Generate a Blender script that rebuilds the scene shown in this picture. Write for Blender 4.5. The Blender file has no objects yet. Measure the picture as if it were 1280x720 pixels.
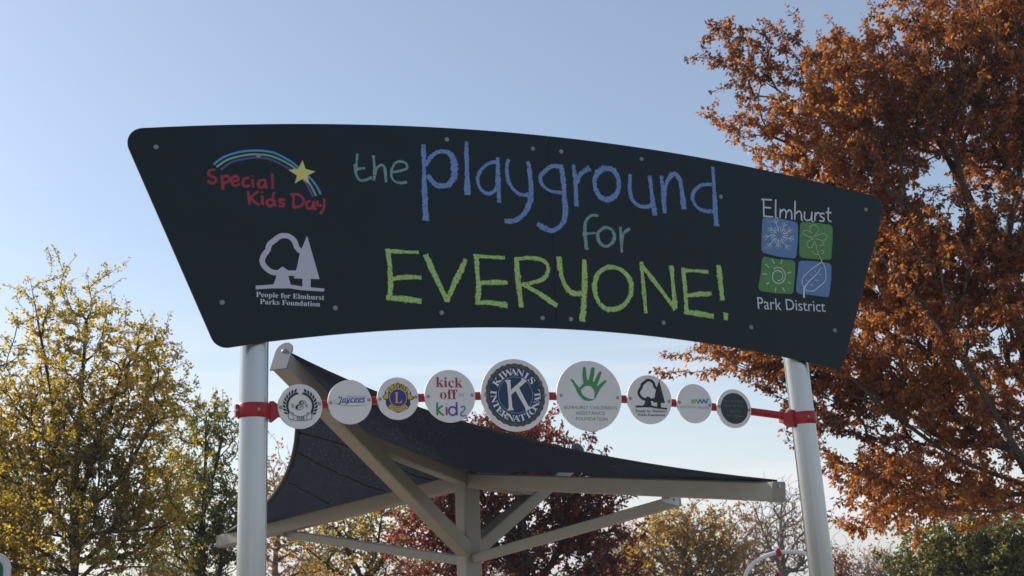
import bpy, bmesh, math, random
import numpy as np
from mathutils import Vector, Matrix

# ------------------------------------------------------------------ camera, sky, sun, exposure
FPX, PITCH, ROLL, PSI = 1516.85, 0.2414, -0.0368, 0.3679      # focal length in px of a 1280 px wide picture
EYE = 1.6
SUN_AZ, SUN_EL = math.radians(61), math.radians(29)           # azimuth to the left of the view direction
EXPOSURE = 0.35
SKY_STRENGTH, SUN_STRENGTH = 0.12, 4.2

scene = bpy.context.scene
COL = scene.collection
cp, sp, cr, sr = math.cos(PITCH), math.sin(PITCH), math.cos(ROLL), math.sin(ROLL)
_r0, _u0 = np.array([1., 0, 0]), np.array([0, -sp, cp])
FWD = np.array([0, cp, sp])
RIGHT = cr * _r0 + sr * _u0
UP = -sr * _r0 + cr * _u0
CAM = np.array([0, 0, EYE])

cam = bpy.data.cameras.new('camera')
cam.sensor_width = 36.0
cam.lens = FPX * 36 / 1280
cam.clip_start, cam.clip_end = 0.1, 3000
cam.dof.use_dof = True
cam.dof.focus_distance = 6.3
cam.dof.aperture_fstop = 8.0
cam.dof.aperture_blades = 8
camo = bpy.data.objects.new('camera', cam)
COL.objects.link(camo)
M = Matrix.Identity(4)
for i in range(3):
    M[i][0], M[i][1], M[i][2], M[i][3] = RIGHT[i], UP[i], -FWD[i], CAM[i]
camo.matrix_world = M
scene.camera = camo

world = bpy.data.worlds.new('World')
scene.world = world
world.use_nodes = True
nt = world.node_tree
nt.nodes.clear()
wout = nt.nodes.new('ShaderNodeOutputWorld')
bg = nt.nodes.new('ShaderNodeBackground')
sky = nt.nodes.new('ShaderNodeTexSky')
sky.sky_type = 'NISHITA'
sky.sun_disc = False
sky.sun_elevation = SUN_EL
sky.sun_rotation = -SUN_AZ
sky.air_density, sky.dust_density, sky.ozone_density = 1.0, 0.9, 1.6
sky.altitude = 200
bg.inputs['Strength'].default_value = SKY_STRENGTH
# thin high cloud: stretched streaks that gather towards the horizon
geo = nt.nodes.new('ShaderNodeTexCoord')
sep = nt.nodes.new('ShaderNodeSeparateXYZ')
nt.links.new(geo.outputs['Generated'], sep.inputs[0])
mp = nt.nodes.new('ShaderNodeMapping')
mp.inputs['Scale'].default_value = (1.6, 1.6, 20.0)
mp.inputs['Rotation'].default_value = (0.05, 0.0, 0.3)
nt.links.new(geo.outputs['Generated'], mp.inputs[0])
nz = nt.nodes.new('ShaderNodeTexNoise')
nz.inputs['Scale'].default_value = 1.5
nz.inputs['Detail'].default_value = 5
nz.inputs['Roughness'].default_value = 0.5
nz.inputs['Distortion'].default_value = 0.35
nt.links.new(mp.outputs[0], nz.inputs['Vector'])
ramp = nt.nodes.new('ShaderNodeMapRange')
ramp.interpolation_type = 'SMOOTHSTEP'
ramp.inputs['From Min'].default_value = 0.46
ramp.inputs['From Max'].default_value = 0.59
nt.links.new(nz.outputs['Fac'], ramp.inputs['Value'])
low = nt.nodes.new('ShaderNodeMapRange')
low.inputs['From Min'].default_value = 0.02
low.inputs['From Max'].default_value = 0.27
low.inputs['To Min'].default_value = 1.0
low.inputs['To Max'].default_value = 0.0
nt.links.new(sep.outputs['Z'], low.inputs['Value'])
mul = nt.nodes.new('ShaderNodeMath')
mul.operation = 'MULTIPLY_ADD'
mul.inputs[2].default_value = 0.14      # a thin veil over the whole sky
band = nt.nodes.new('ShaderNodeMapRange')      # even between the streaks some milky air near the horizon
band.inputs['To Min'].default_value = 0.45
band.inputs['To Max'].default_value = 1.0
nt.links.new(ramp.outputs[0], band.inputs['Value'])
nt.links.new(band.outputs[0], mul.inputs[0])
nt.links.new(low.outputs[0], mul.inputs[1])
mixc = nt.nodes.new('ShaderNodeMix')
mixc.data_type = 'RGBA'
nt.links.new(mul.outputs[0], mixc.inputs['Factor'])
nt.links.new(sky.outputs[0], mixc.inputs['A'])
mixc.inputs['B'].default_value = (5.9, 6.05, 6.2, 1)
nt.links.new(mixc.outputs['Result'], bg.inputs['Color'])
nt.links.new(bg.outputs[0], wout.inputs['Surface'])

sun = bpy.data.lights.new('sun', 'SUN')
sun.energy = SUN_STRENGTH
sun.angle = math.radians(0.53)
sun.color = (1.0, 0.90, 0.76)
suno = bpy.data.objects.new('sun', sun)
COL.objects.link(suno)
sdir = Vector((-math.sin(SUN_AZ) * math.cos(SUN_EL), math.cos(SUN_AZ) * math.cos(SUN_EL), math.sin(SUN_EL)))
suno.rotation_euler = sdir.to_track_quat('Z', 'Y').to_euler()
suno.location = (-20, 20, 30)

vs = scene.view_settings
vs.view_transform = 'Standard'
vs.look = 'None'
vs.exposure = EXPOSURE
vs.gamma = 1
vs.use_curve_mapping = False
scene.render.engine = 'CYCLES'
scene.cycles.max_bounces = 8
scene.cycles.transparent_max_bounces = 16
scene.cycles.use_denoising = True
scene.cycles.use_adaptive_sampling = False
scene.cycles.caustics_reflective = False
scene.cycles.caustics_refractive = False

# ------------------------------------------------------------------ helpers
rng = np.random.default_rng(11)
random.seed(5)


def lin(r, g, b):
    return tuple((c / 255 / 12.92) if c <= 10 else ((c / 255 + 0.055) / 1.055) ** 2.4 for c in (r, g, b))


def ray(px, py):
    return FWD + RIGHT * (px - 640) / FPX - UP * (py - 360) / FPX


def at(px, py, y):
    """the point seen at pixel (px, py) of the 1280 px picture, y metres ahead"""
    d = ray(px, py)
    return CAM + d * (y / d[1])


def proj(P):
    d = np.asarray(P) - CAM
    k = d @ FWD
    return 640 + FPX * (d @ RIGHT) / k, 360 - FPX * (d @ UP) / k


# the plane of the arch: a along it, z up, o away from the viewer
UA = np.array([math.cos(PSI), math.sin(PSI), 0])
NA = np.array([-math.sin(PSI), math.cos(PSI), 0])
ZZ = np.array([0, 0, 1.])
CA = np.array([0.2153, 6.0, 1.603 + EYE])


def W(a, z, o=0.0):
    return CA + UA * a + ZZ * z + NA * o


def pl(px, py, o=0.0):
    d = ray(px, py)
    t = ((CA + NA * o - CAM) @ NA) / (d @ NA)
    q = CAM + d * t - CA
    return np.array([q @ UA, q[2]])


def mpp(px, py, o=0.0):
    d = ray(px, py)
    return ((CA + NA * o - CAM) @ NA) / (d @ NA) / FPX


class MB:
    def __init__(self):
        self.v, self.f, self.m, self.mats = [], [], [], []

    def mi(self, mat):
        if mat not in self.mats:
            self.mats.append(mat)
        return self.mats.index(mat)

    def add(self, verts, faces, mat):
        b = len(self.v)
        k = self.mi(mat)
        self.v += [tuple(map(float, p)) for p in verts]
        for f in faces:
            self.f.append([b + i for i in f])
            self.m.append(k)

    def prism(self, pts, off, mat):
        n = len(pts)
        pts = [np.asarray(p, float) for p in pts]
        off = np.asarray(off, float)
        self.add(pts + [p + off for p in pts],
                 [list(range(n)), list(range(2 * n - 1, n - 1, -1))] + [[i, i + n, (i + 1) % n + n, (i + 1) % n] for i in range(n)], mat)

    def beam(self, p, q, w, h, mat, up=(0, 0, 1), roll=0.0):
        p, q = np.asarray(p, float), np.asarray(q, float)
        d = (q - p) / np.linalg.norm(q - p)
        s = np.cross(d, up)
        s /= np.linalg.norm(s)
        u = np.cross(s, d)
        if roll:
            c, k = math.cos(roll), math.sin(roll)
            s, u = c * s + k * u, -k * s + c * u
        b = min(w, h) * 0.08
        prof = [(-w/2+b, -h/2), (w/2-b, -h/2), (w/2, -h/2+b), (w/2, h/2-b), (w/2-b, h/2), (-w/2+b, h/2), (-w/2, h/2-b), (-w/2, -h/2+b)]
        self.prism([p + s * x + u * y for x, y in prof], q - p, mat)

    def tube(self, pts, r, mat, k=16, caps=True):
        pts = [np.asarray(p, float) for p in pts]
        rs = r if hasattr(r, '__len__') else [r] * len(pts)
        n = len(pts)
        vs, fs = [], []
        prev = None
        for i in range(n):
            d = pts[min(i + 1, n - 1)] - pts[max(i - 1, 0)]
            d /= np.linalg.norm(d)
            if prev is None:
                s = np.cross(d, (0, 0, 1.) if abs(d[2]) < 0.9 else (0, 1., 0))
            else:
                s = prev - d * (prev @ d)
            s /= np.linalg.norm(s)
            prev = s
            t = np.cross(d, s)
            for j in range(k):
                a = 2 * math.pi * j / k
                vs.append(pts[i] + rs[i] * (math.cos(a) * s + math.sin(a) * t))
        for i in range(n - 1):
            for j in range(k):
                fs.append([i*k+j, i*k+(j+1) % k, (i+1)*k+(j+1) % k, (i+1)*k+j])
        if caps:
            fs += [list(range(k-1, -1, -1)), list(range((n-1)*k, n*k))]
        self.add(vs, fs, mat)

    def dome(self, c, nrm, r, hgt, mat, k=12):
        c, nrm = np.asarray(c, float), np.asarray(nrm, float)
        s = np.cross(nrm, (0, 0, 1.))
        s /= np.linalg.norm(s)
        t = np.cross(nrm, s)
        vs, fs = [], []
        for lv in range(4):
            a = lv / 4 * math.pi / 2
            for j in range(k):
                b = 2 * math.pi * j / k
                vs.append(c + nrm * hgt * math.sin(a) + r * math.cos(a) * (math.cos(b) * s + math.sin(b) * t))
        vs.append(c + nrm * hgt)
        for lv in range(3):
            for j in range(k):
                fs.append([lv*k+j, lv*k+(j+1) % k, (lv+1)*k+(j+1) % k, (lv+1)*k+j])
        for j in range(k):
            fs.append([3*k+j, 3*k+(j+1) % k, 4*k])
        self.add(vs, fs, mat)

    def build(self, name, parent=None, smooth=False, fix=True):
        org = np.array(parent_origin(parent))
        me = bpy.data.meshes.new(name)
        me.from_pydata([tuple(np.array(p) - org) for p in self.v], [], self.f)
        for mt in self.mats:
            me.materials.append(mt)
        me.polygons.foreach_set('material_index', self.m)
        if fix:
            bm = bmesh.new()
            bm.from_mesh(me)
            bmesh.ops.recalc_face_normals(bm, faces=bm.faces)
            bm.to_mesh(me)
            bm.free()
        if smooth:
            me.polygons.foreach_set('use_smooth', [True] * len(me.polygons))
            try:
                me.set_sharp_from_angle(angle=math.radians(40))
            except Exception:
                pass
        me.update()
        o = bpy.data.objects.new(name, me)
        COL.objects.link(o)
        if parent:
            o.parent = parent
        return o


def parent_origin(o):
    p = np.zeros(3)
    while o is not None:
        p += np.array(o.location)
        o = o.parent
    return p


def tag(o, label, cat, group=None, kind=None):
    o['label'] = label
    o['category'] = cat
    if group:
        o['group'] = group
    if kind:
        o['kind'] = kind
    return o


def thing(name, label, cat, loc, group=None):
    o = bpy.data.objects.new(name, None)
    o.empty_display_size = 0.2
    o.location = tuple(map(float, loc))
    COL.objects.link(o)
    return tag(o, label, cat, group)


def mat(name, col, rough=0.5, spec=0.5, metal=0.0, noise=0.0, nscale=8.0, bump=0.0, bscale=60.0, col2=None):
    m = bpy.data.materials.new(name)
    m.use_nodes = True
    t = m.node_tree
    b = t.nodes['Principled BSDF']
    b.inputs['Base Color'].default_value = (*col, 1)
    b.inputs['Roughness'].default_value = rough
    b.inputs['Specular IOR Level'].default_value = spec
    b.inputs['Metallic'].default_value = metal
    if noise or bump or col2:
        tc = t.nodes.new('ShaderNodeTexCoord')
    if noise or col2:
        n = t.nodes.new('ShaderNodeTexNoise')
        n.inputs['Scale'].default_value = nscale
        n.inputs['Detail'].default_value = 6
        n.inputs['Roughness'].default_value = 0.65
        t.links.new(tc.outputs['Object'], n.inputs['Vector'])
        mx = t.nodes.new('ShaderNodeMix')
        mx.data_type = 'RGBA'
        mr = t.nodes.new('ShaderNodeMapRange')
        mr.inputs['From Min'].default_value = 0.35
        mr.inputs['From Max'].default_value = 0.65
        t.links.new(n.outputs['Fac'], mr.inputs['Value'])
        t.links.new(mr.outputs[0], mx.inputs['Factor'])
        mx.inputs['A'].default_value = (*[c * (1 - noise) for c in col], 1)
        c2 = col2 if col2 else [min(1, c * (1 + noise)) for c in col]
        mx.inputs['B'].default_value = (*c2, 1)
        t.links.new(mx.outputs['Result'], b.inputs['Base Color'])
        r = t.nodes.new('ShaderNodeMapRange')
        r.inputs['To Min'].default_value = max(0.05, rough - 0.08)
        r.inputs['To Max'].default_value = min(1, rough + 0.08)
        t.links.new(n.outputs['Fac'], r.inputs['Value'])
        t.links.new(r.outputs[0], b.inputs['Roughness'])
    if bump:
        n2 = t.nodes.new('ShaderNodeTexNoise')
        n2.inputs['Scale'].default_value = bscale
        n2.inputs['Detail'].default_value = 4
        t.links.new(tc.outputs['Object'], n2.inputs['Vector'])
        bp = t.nodes.new('ShaderNodeBump')
        bp.inputs['Strength'].default_value = bump
        bp.inputs['Distance'].default_value = 0.004
        t.links.new(n2.outputs['Fac'], bp.inputs['Height'])
        t.links.new(bp.outputs[0], b.inputs['Normal'])
    return m


def chalk(name, col, under, cover=0.46):
    """printed chalk: grains of colour with the board showing through"""
    m = bpy.data.materials.new(name)
    m.use_nodes = True
    t = m.node_tree
    b = t.nodes['Principled BSDF']
    b.inputs['Roughness'].default_value = 0.6
    b.inputs['Specular IOR Level'].default_value = 0.3
    tc = t.nodes.new('ShaderNodeTexCoord')
    n = t.nodes.new('ShaderNodeTexNoise')
    n.inputs['Scale'].default_value = 120
    n.inputs['Detail'].default_value = 5
    t.links.new(tc.outputs['Object'], n.inputs['Vector'])
    mr = t.nodes.new('ShaderNodeMapRange')
    mr.inputs['From Min'].default_value = cover - 0.12
    mr.inputs['From Max'].default_value = cover + 0.02
    t.links.new(n.outputs['Fac'], mr.inputs['Value'])
    mx = t.nodes.new('ShaderNodeMix')
    mx.data_type = 'RGBA'
    mx.inputs['A'].default_value = (*[0.35 * c + 0.65 * u for c, u in zip(col, under)], 1)
    mx.inputs['B'].default_value = (*col, 1)
    t.links.new(mr.outputs[0], mx.inputs['Factor'])
    t.links.new(mx.outputs['Result'], b.inputs['Base Color'])
    return m


BOARD = (0.0018, 0.0125, 0.0165)
m_board = mat('board_laminate', BOARD, 0.42, 0.28, noise=0.18, nscale=3.0, bump=0.05, bscale=25)
m_boardedge = m_board
m_blue = chalk('chalk_blue', (0.175, 0.295, 0.61), BOARD)
m_green = chalk('chalk_green', (0.41, 0.60, 0.18), BOARD)
m_teal = chalk('chalk_teal', (0.205, 0.36, 0.355), BOARD, 0.45)
m_red = chalk('chalk_red', (0.36, 0.038, 0.07), BOARD, 0.40)
m_grey = mat('print_grey', (0.50, 0.50, 0.60), 0.5)
m_greyf = mat('print_grey_fine', (0.60, 0.62, 0.68), 0.5)
m_arcblue = mat('print_rainbow_blue', (0.09, 0.27, 0.62), 0.5)
m_arcgreen = mat('print_rainbow_green', (0.16, 0.42, 0.22), 0.5)
m_arcpurple = mat('print_rainbow_purple', (0.10, 0.06, 0.32), 0.5)
m_star = mat('print_star_yellow', (0.68, 0.62, 0.16), 0.5)
m_sqblue = mat('print_square_blue', (0.10, 0.21, 0.42), 0.5, noise=0.06, nscale=14)
m_sqgreen = mat('print_square_green', (0.085, 0.235, 0.055), 0.5, noise=0.06, nscale=14)
m_bolt = mat('bolt_steel', (0.30, 0.31, 0.31), 0.45, metal=0.4, noise=0.15, nscale=40)
m_post = mat('post_brushed_silver', (0.385, 0.395, 0.41), 0.24, 0.5, metal=0.85, noise=0.05, nscale=3)
m_redpaint = mat('red_powder_coat', (0.35, 0.014, 0.020), 0.36, 0.35, noise=0.08, nscale=12)
m_disc = mat('plaque_white', (0.72, 0.69, 0.69), 0.42, 0.4, noise=0.03, nscale=6)
m_dark = mat('print_black', (0.012, 0.014, 0.02), 0.5)
m_navy = mat('print_navy', (0.012, 0.030, 0.085), 0.5)
m_navy2 = mat('print_royal_blue', (0.025, 0.03, 0.26), 0.5)
m_gold = mat('print_gold', (0.62, 0.40, 0.06), 0.5)
m_olive = mat('print_olive_rope', (0.070, 0.070, 0.050), 0.5, noise=0.5, nscale=60)
m_white = mat('print_white', (0.72, 0.72, 0.74), 0.5)
m_crim = mat('print_crimson', (0.36, 0.02, 0.06), 0.5)
m_hand = mat('print_hand_green', (0.05, 0.26, 0.075), 0.5)
m_handt = mat('print_text_green', (0.11, 0.24, 0.12), 0.5)
m_kgreen = mat('print_kids_green', (0.06, 0.25, 0.09), 0.5)
m_kpurple = mat('print_kids_purple', (0.10, 0.05, 0.30), 0.5)
m_kblue = mat('print_kids_blue', (0.08, 0.22, 0.45), 0.5)
m_lime = mat('print_lime', (0.22, 0.48, 0.06), 0.5)
m_palegreen = mat('print_pale_green', (0.42, 0.52, 0.36), 0.5)
m_paleblue = mat('print_pale_blue', (0.25, 0.32, 0.52), 0.5)
m_slate = mat('print_slate', (0.012, 0.03, 0.036), 0.5)
m_slatetext = mat('print_slate_text', (0.10, 0.13, 0.13), 0.5)
m_beam = mat('beam_almond_paint', (0.30, 0.28, 0.245), 0.42, 0.4, noise=0.05, nscale=4, bump=0.04, bscale=30)
m_plate = mat('end_plate_grey', (0.17, 0.185, 0.21), 0.5, 0.4, noise=0.06, nscale=10)
m_zinc = mat('zinc_plate', (0.42, 0.45, 0.48), 0.4, metal=0.5, noise=0.15, nscale=12)
m_whitepipe = mat('white_pipe_paint', (0.80, 0.80, 0.80), 0.3, noise=0.03)
m_signgreen = mat('sign_green', (0.008, 0.10, 0.062), 0.4, noise=0.1)
m_signwhite = mat('sign_border_white', (0.62, 0.61, 0.63), 0.4, noise=0.04)

# shade cloth: knitted fabric that lets some sunlight through, with pinholes in the knit
m_cloth = bpy.data.materials.new('shade_cloth')
m_cloth.use_nodes = True
t = m_cloth.node_tree
t.nodes.clear()
o_ = t.nodes.new('ShaderNodeOutputMaterial')
df = t.nodes.new('ShaderNodeBsdfDiffuse')
tl = t.nodes.new('ShaderNodeBsdfTranslucent')
tr = t.nodes.new('ShaderNodeBsdfTransparent')
df.inputs['Color'].default_value = (0.013, 0.014, 0.017, 1)
tl.inputs['Color'].default_value = (0.022, 0.027, 0.038, 1)
m1 = t.nodes.new('ShaderNodeMixShader')
m1.inputs[0].default_value = 0.5
t.links.new(df.outputs[0], m1.inputs[1])
t.links.new(tl.outputs[0], m1.inputs[2])
tc = t.nodes.new('ShaderNodeTexCoord')
vo = t.nodes.new('ShaderNodeTexNoise')
vo.inputs['Scale'].default_value = 95
vo.inputs['Detail'].default_value = 2
t.links.new(tc.outputs['Object'], vo.inputs['Vector'])
ho = t.nodes.new('ShaderNodeMapRange')
ho.inputs['From Min'].default_value = 0.635
ho.inputs['From Max'].default_value = 0.73
ho.inputs['To Max'].default_value = 0.17
t.links.new(vo.outputs['Fac'], ho.inputs['Value'])
ms = t.nodes.new('ShaderNodeMixShader')
t.links.new(ho.outputs[0], ms.inputs[0])
t.links.new(m1.outputs[0], ms.inputs[1])
t.links.new(tr.outputs[0], ms.inputs[2])
t.links.new(ms.outputs[0], o_.inputs['Surface'])
m_hem = mat('shade_cloth_webbing', (0.010, 0.011, 0.012), 0.7)


def leafmat(name, trans=0.62, gloss=0.035, tint=(2.2, 2.0, 1.15)):
    m = bpy.data.materials.new(name)
    m.use_nodes = True
    t = m.node_tree
    t.nodes.clear()
    out = t.nodes.new('ShaderNodeOutputMaterial')
    at_ = t.nodes.new('ShaderNodeAttribute')
    at_.attribute_name = 'leaf_colour'
    d = t.nodes.new('ShaderNodeBsdfDiffuse')
    tr = t.nodes.new('ShaderNodeBsdfTranslucent')
    gl = t.nodes.new('ShaderNodeBsdfGlossy')
    gl.inputs['Roughness'].default_value = 0.45
    gl.inputs['Color'].default_value = (1, 1, 1, 1)
    t.links.new(at_.outputs['Color'], d.inputs['Color'])
    tm = t.nodes.new('ShaderNodeMix')
    tm.data_type = 'RGBA'
    tm.blend_type = 'MULTIPLY'
    tm.inputs['Factor'].default_value = 1
    tm.inputs['B'].default_value = (*tint, 1)
    t.links.new(at_.outputs['Color'], tm.inputs['A'])
    t.links.new(tm.outputs['Result'], tr.inputs['Color'])
    a = t.nodes.new('ShaderNodeMixShader')
    a.inputs[0].default_value = trans
    t.links.new(d.outputs[0], a.inputs[1])
    t.links.new(tr.outputs[0], a.inputs[2])
    b = t.nodes.new('ShaderNodeMixShader')
    b.inputs[0].default_value = gloss
    t.links.new(a.outputs[0], b.inputs[1])
    t.links.new(gl.outputs[0], b.inputs[2])
    t.links.new(b.outputs[0], out.inputs['Surface'])
    return m


m_leaf = leafmat('autumn_leaf')
m_bark = mat('bark_dark', (0.060, 0.050, 0.042), 0.9, 0.2, noise=0.4, nscale=9, bump=0.4, bscale=30)
m_barkgrey = mat('bark_grey', (0.22, 0.19, 0.17), 0.9, 0.2, noise=0.3, nscale=9, bump=0.4, bscale=30)


# ------------------------------------------------------------------ ground
def sheet(name, pts, z, m):
    mb = MB()
    mb.add([(x, y, z) for x, y in pts], [list(range(len(pts)))], m)
    o = mb.build(name)
    o['kind'] = 'structure'
    return o


m_lawn = mat('lawn_grass', (0.075, 0.11, 0.030), 0.95, 0.1, noise=0.45, nscale=0.7, bump=0.6, bscale=40, col2=(0.16, 0.12, 0.05))
m_chips = mat('wood_chip_surface', (0.36, 0.31, 0.24), 0.95, 0.1, noise=0.4, nscale=18, bump=0.8, bscale=50)
m_conc = mat('concrete', (0.48, 0.46, 0.42), 0.9, 0.2, noise=0.15, nscale=3, bump=0.2, bscale=60)
sheet('ground', [(-400, -80), (400, -80), (400, 600), (-400, 600)], 0.0, m_lawn)
sheet('playground_surface', [(-9 + 0.5 * math.sin(i), 0) for i in range(0)] or
      [(9.5 * math.cos(i / 40 * 2 * math.pi) * (1 + 0.06 * math.sin(3 * i / 40 * 2 * math.pi)), 15 + 8.0 * math.sin(i / 40 * 2 * math.pi)) for i in range(40)], 0.004, m_chips)
sheet('path', [(-1.6, -12), (2.0, -12), (2.1, 2), (2.3, 8.6), (-1.9, 8.6), (-1.7, 2)], 0.008, m_conc)


# ------------------------------------------------------------------ drawing on the sign plane
class Draw:
    """collects marks printed on a plane of the arch (o metres behind the board's face)"""
    def __init__(self, o):
        self.mb, self.o, self.k = MB(), o, 0

    def lift(self):
        self.k += 1
        return self.o - 0.0008 - 0.00005 * self.k

    def fill(self, poly, m, smooth=0):
        pts = [pl(x, y, self.o) for x, y in poly]
        if smooth:
            pts = spline(pts, closed=True, n=smooth)
        o = self.lift()
        self.mb.add([W(a, z, o) for a, z in pts], [list(range(len(pts)))], m)

    def fillp(self, pts, m):
        o = self.lift()
        self.mb.add([W(a, z, o) for a, z in pts], [list(range(len(pts)))], m)

    def stroke(self, pts, w, m, rough=0.0, closed=False, smooth=True, plane=False, taper=0.0):
        if not plane:
            mid = pts[len(pts) // 2]
            s = mpp(mid[0], mid[1], self.o)
            if hasattr(w, '__len__'):
                w = [x * s for x in w]
            else:
                w = w * s
            pts = [pl(x, y, self.o) for x, y in pts]
        pts = [np.asarray(p, float) for p in pts]
        P = np.array(spline(pts, closed=closed, n=10) if (smooth and len(pts) > 2) else pts)
        if closed:
            P = np.vstack([P, P[:1]])
        L = np.r_[0, np.cumsum(np.linalg.norm(np.diff(P, axis=0), axis=1))]
        wm = np.mean(w)
        n = max(2, int(L[-1] / max(wm * (0.14 if rough else 0.6), 0.0012)) + 1)
        tt = np.linspace(0, L[-1], n)
        Q = np.c_[np.interp(tt, L, P[:, 0]), np.interp(tt, L, P[:, 1])]
        D = np.gradient(Q, axis=0)
        D /= np.linalg.norm(D, axis=1)[:, None] + 1e-9
        N = np.c_[-D[:, 1], D[:, 0]]
        ww = np.interp(tt / L[-1], np.linspace(0, 1, len(w)), w) if hasattr(w, '__len__') else np.full(n, w)
        if taper:
            ww = ww * np.clip(np.minimum(tt, L[-1] - tt) / (taper * L[-1]) + 0.25, 0, 1)
        h1 = ww / 2 * (1 + rough * rng.normal(0, 1, n))
        h2 = ww / 2 * (1 + rough * rng.normal(0, 1, n))
        if rough:
            sl = 1 + 0.12 * np.sin(tt / wm * 0.8 + rng.uniform(0, 6))
            h1 *= sl
            h2 *= sl
            Q[0] -= D[0] * wm * rng.uniform(0, 0.2)
            Q[-1] += D[-1] * wm * rng.uniform(0, 0.2)
        o = self.lift()
        A, B = Q + N * h1[:, None], Q - N * h2[:, None]
        vs = [W(*a, o) for a in A] + [W(*b, o) for b in B]
        self.mb.add(vs, [[i, i + 1, n + i + 1, n + i] for i in range(n - 1)], m)

    def disc(self, c, r, m, n=48, ry=None, wob=0.0, wn=0):
        o = self.lift()
        self.mb.add([W(c[0] + r * (1 + wob * math.cos(wn * 2 * math.pi * i / n)) * math.cos(2 * math.pi * i / n),
                       c[1] + (ry or r) * (1 + wob * math.cos(wn * 2 * math.pi * i / n)) * math.sin(2 * math.pi * i / n), o) for i in range(n)], [list(range(n))], m)

    def ring(self, c, r, w, m, a0=0, a1=360, n=40):
        pts = [(c[0] + r * math.cos(math.radians(a0 + (a1 - a0) * i / n)), c[1] + r * math.sin(math.radians(a0 + (a1 - a0) * i / n))) for i in range(n + 1)]
        self.stroke(pts, w, m, plane=True, smooth=False)

    def text(self, s, p0, p1, m, hpx, plane=False, shear=0.0):
        """s with its baseline from pixel p0 to pixel p1 and a capital height of hpx"""
        if plane:
            a, b, h = np.asarray(p0, float), np.asarray(p1, float), hpx
        else:
            a, b = pl(*p0, self.o), pl(*p1, self.o)
            h = hpx * mpp(*p0, self.o)
        V, Fc = glyphs(s)
        w = V[:, 0].max() - V[:, 0].min()
        sx = np.linalg.norm(b - a) / w
        sy = h / 0.70
        d = (b - a) / np.linalg.norm(b - a)
        o = self.lift()
        vs = []
        for x, y in V:
            q = a + d * ((x - V[:, 0].min()) * sx + shear * y * sy) + np.array([0, 1]) * y * sy
            vs.append(W(q[0], q[1], o))
        self.mb.add(vs, Fc, m)

    def arctext(self, s, c, r, a0, a1, h, m, inward=False, wscale=1.0):
        """letters spread from angle a0 to a1 (degrees) round c; inward: feet point outwards"""
        o = self.lift()
        for i, ch in enumerate(s):
            ang = math.radians(a0 + (a1 - a0) * (i / max(1, len(s) - 1)))
            V, Fc = glyphs(ch)
            cx = (V[:, 0].max() + V[:, 0].min()) / 2
            sc = h / 0.70
            rad = np.array([math.cos(ang), math.sin(ang)])
            if inward:
                tang, upv = np.array([-math.sin(ang), math.cos(ang)]), -rad
            else:
                tang, upv = np.array([math.sin(ang), -math.cos(ang)]), rad
            base = np.asarray(c) + rad * r
            vs = []
            for x, y in V:
                q = base + tang * (x - cx) * sc * wscale + upv * (y * sc - h / 2)
                vs.append(W(q[0], q[1], o))
            self.mb.add(vs, Fc, m)

    def build(self, name, parent):
        return self.mb.build(name, parent, fix=False)


_G = {}


def glyphs(s):
    if s not in _G:
        c = bpy.data.curves.new('glyph', 'FONT')
        c.body = s
        c.resolution_u = 4
        o = bpy.data.objects.new('glyph', c)
        COL.objects.link(o)
        bpy.context.view_layer.update()
        me = bpy.data.meshes.new_from_object(o.evaluated_get(bpy.context.evaluated_depsgraph_get()))
        _G[s] = (np.array([(v.co.x, v.co.y) for v in me.vertices]), [list(p.vertices) for p in me.polygons])
        bpy.data.objects.remove(o)
        bpy.data.curves.remove(c)
        bpy.data.meshes.remove(me)
    return _G[s]


def serif(s):
    """bold serif letters"""
    out = ''
    for ch in s:
        if 'A' <= ch <= 'Z':
            out += chr(0x1D400 + ord(ch) - 65)
        elif 'a' <= ch <= 'z':
            out += chr(0x1D41A + ord(ch) - 97)
        elif '0' <= ch <= '9':
            out += chr(0x1D7CE + ord(ch) - 48)
        else:
            out += ch
    return out


def spline(pts, closed=False, n=8):
    P = [np.asarray(p, float) for p in pts]
    N = len(P)
    out = []
    segs = N if closed else N - 1
    for i in range(segs):
        if closed:
            p0, p1, p2, p3 = P[i - 1], P[i], P[(i + 1) % N], P[(i + 2) % N]
        else:
            p0, p1, p2, p3 = P[max(i - 1, 0)], P[i], P[i + 1], P[min(i + 2, N - 1)]
        for k in range(n):
            t = k / n
            out.append(0.5 * (2 * p1 + (p2 - p0) * t + (2 * p0 - 5 * p1 + 4 * p2 - p3) * t * t + (3 * p1 - p0 - 3 * p2 + p3) * t ** 3))
    if not closed:
        out.append(P[-1])
    return out


def Z(ox, oy, s, pts):
    return [(ox + x / s, oy + y / s) for x, y in pts]


def rounded(poly, radii, n=8):
    """polygon with its sharp corners rounded; radii[i] 0 keeps the corner"""
    P = [np.asarray(p, float) for p in poly]
    out = []
    for i, p in enumerate(P):
        r = radii[i]
        if not r:
            out.append(p)
            continue
        a, b = P[i - 1] - p, P[(i + 1) % len(P)] - p
        a /= np.linalg.norm(a)
        b /= np.linalg.norm(b)
        th = math.acos(max(-1, min(1, a @ b)))
        tl_ = r / math.tan(th / 2)
        A, B = p + a * tl_, p + b * tl_
        c = p + (a + b) / np.linalg.norm(a + b) * r / math.sin(th / 2)
        a0 = math.atan2(*(A - c)[::-1])
        a1 = math.atan2(*(B - c)[::-1])
        dd = (a1 - a0 + math.pi) % (2 * math.pi) - math.pi
        out += [c + r * np.array([math.cos(a0 + dd * k / n), math.sin(a0 + dd * k / n)]) for k in range(n + 1)]
    return out


# ------------------------------------------------------------------ the entrance arch: posts, rail, clamps
POST_O = 0.098
RAIL_O = POST_O
lt, lb = pl(318, 445, POST_O), pl(314.4, 705, POST_O)
rt, rb = pl(998.2, 480, POST_O), pl(1026.3, 710, POST_O)


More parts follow.
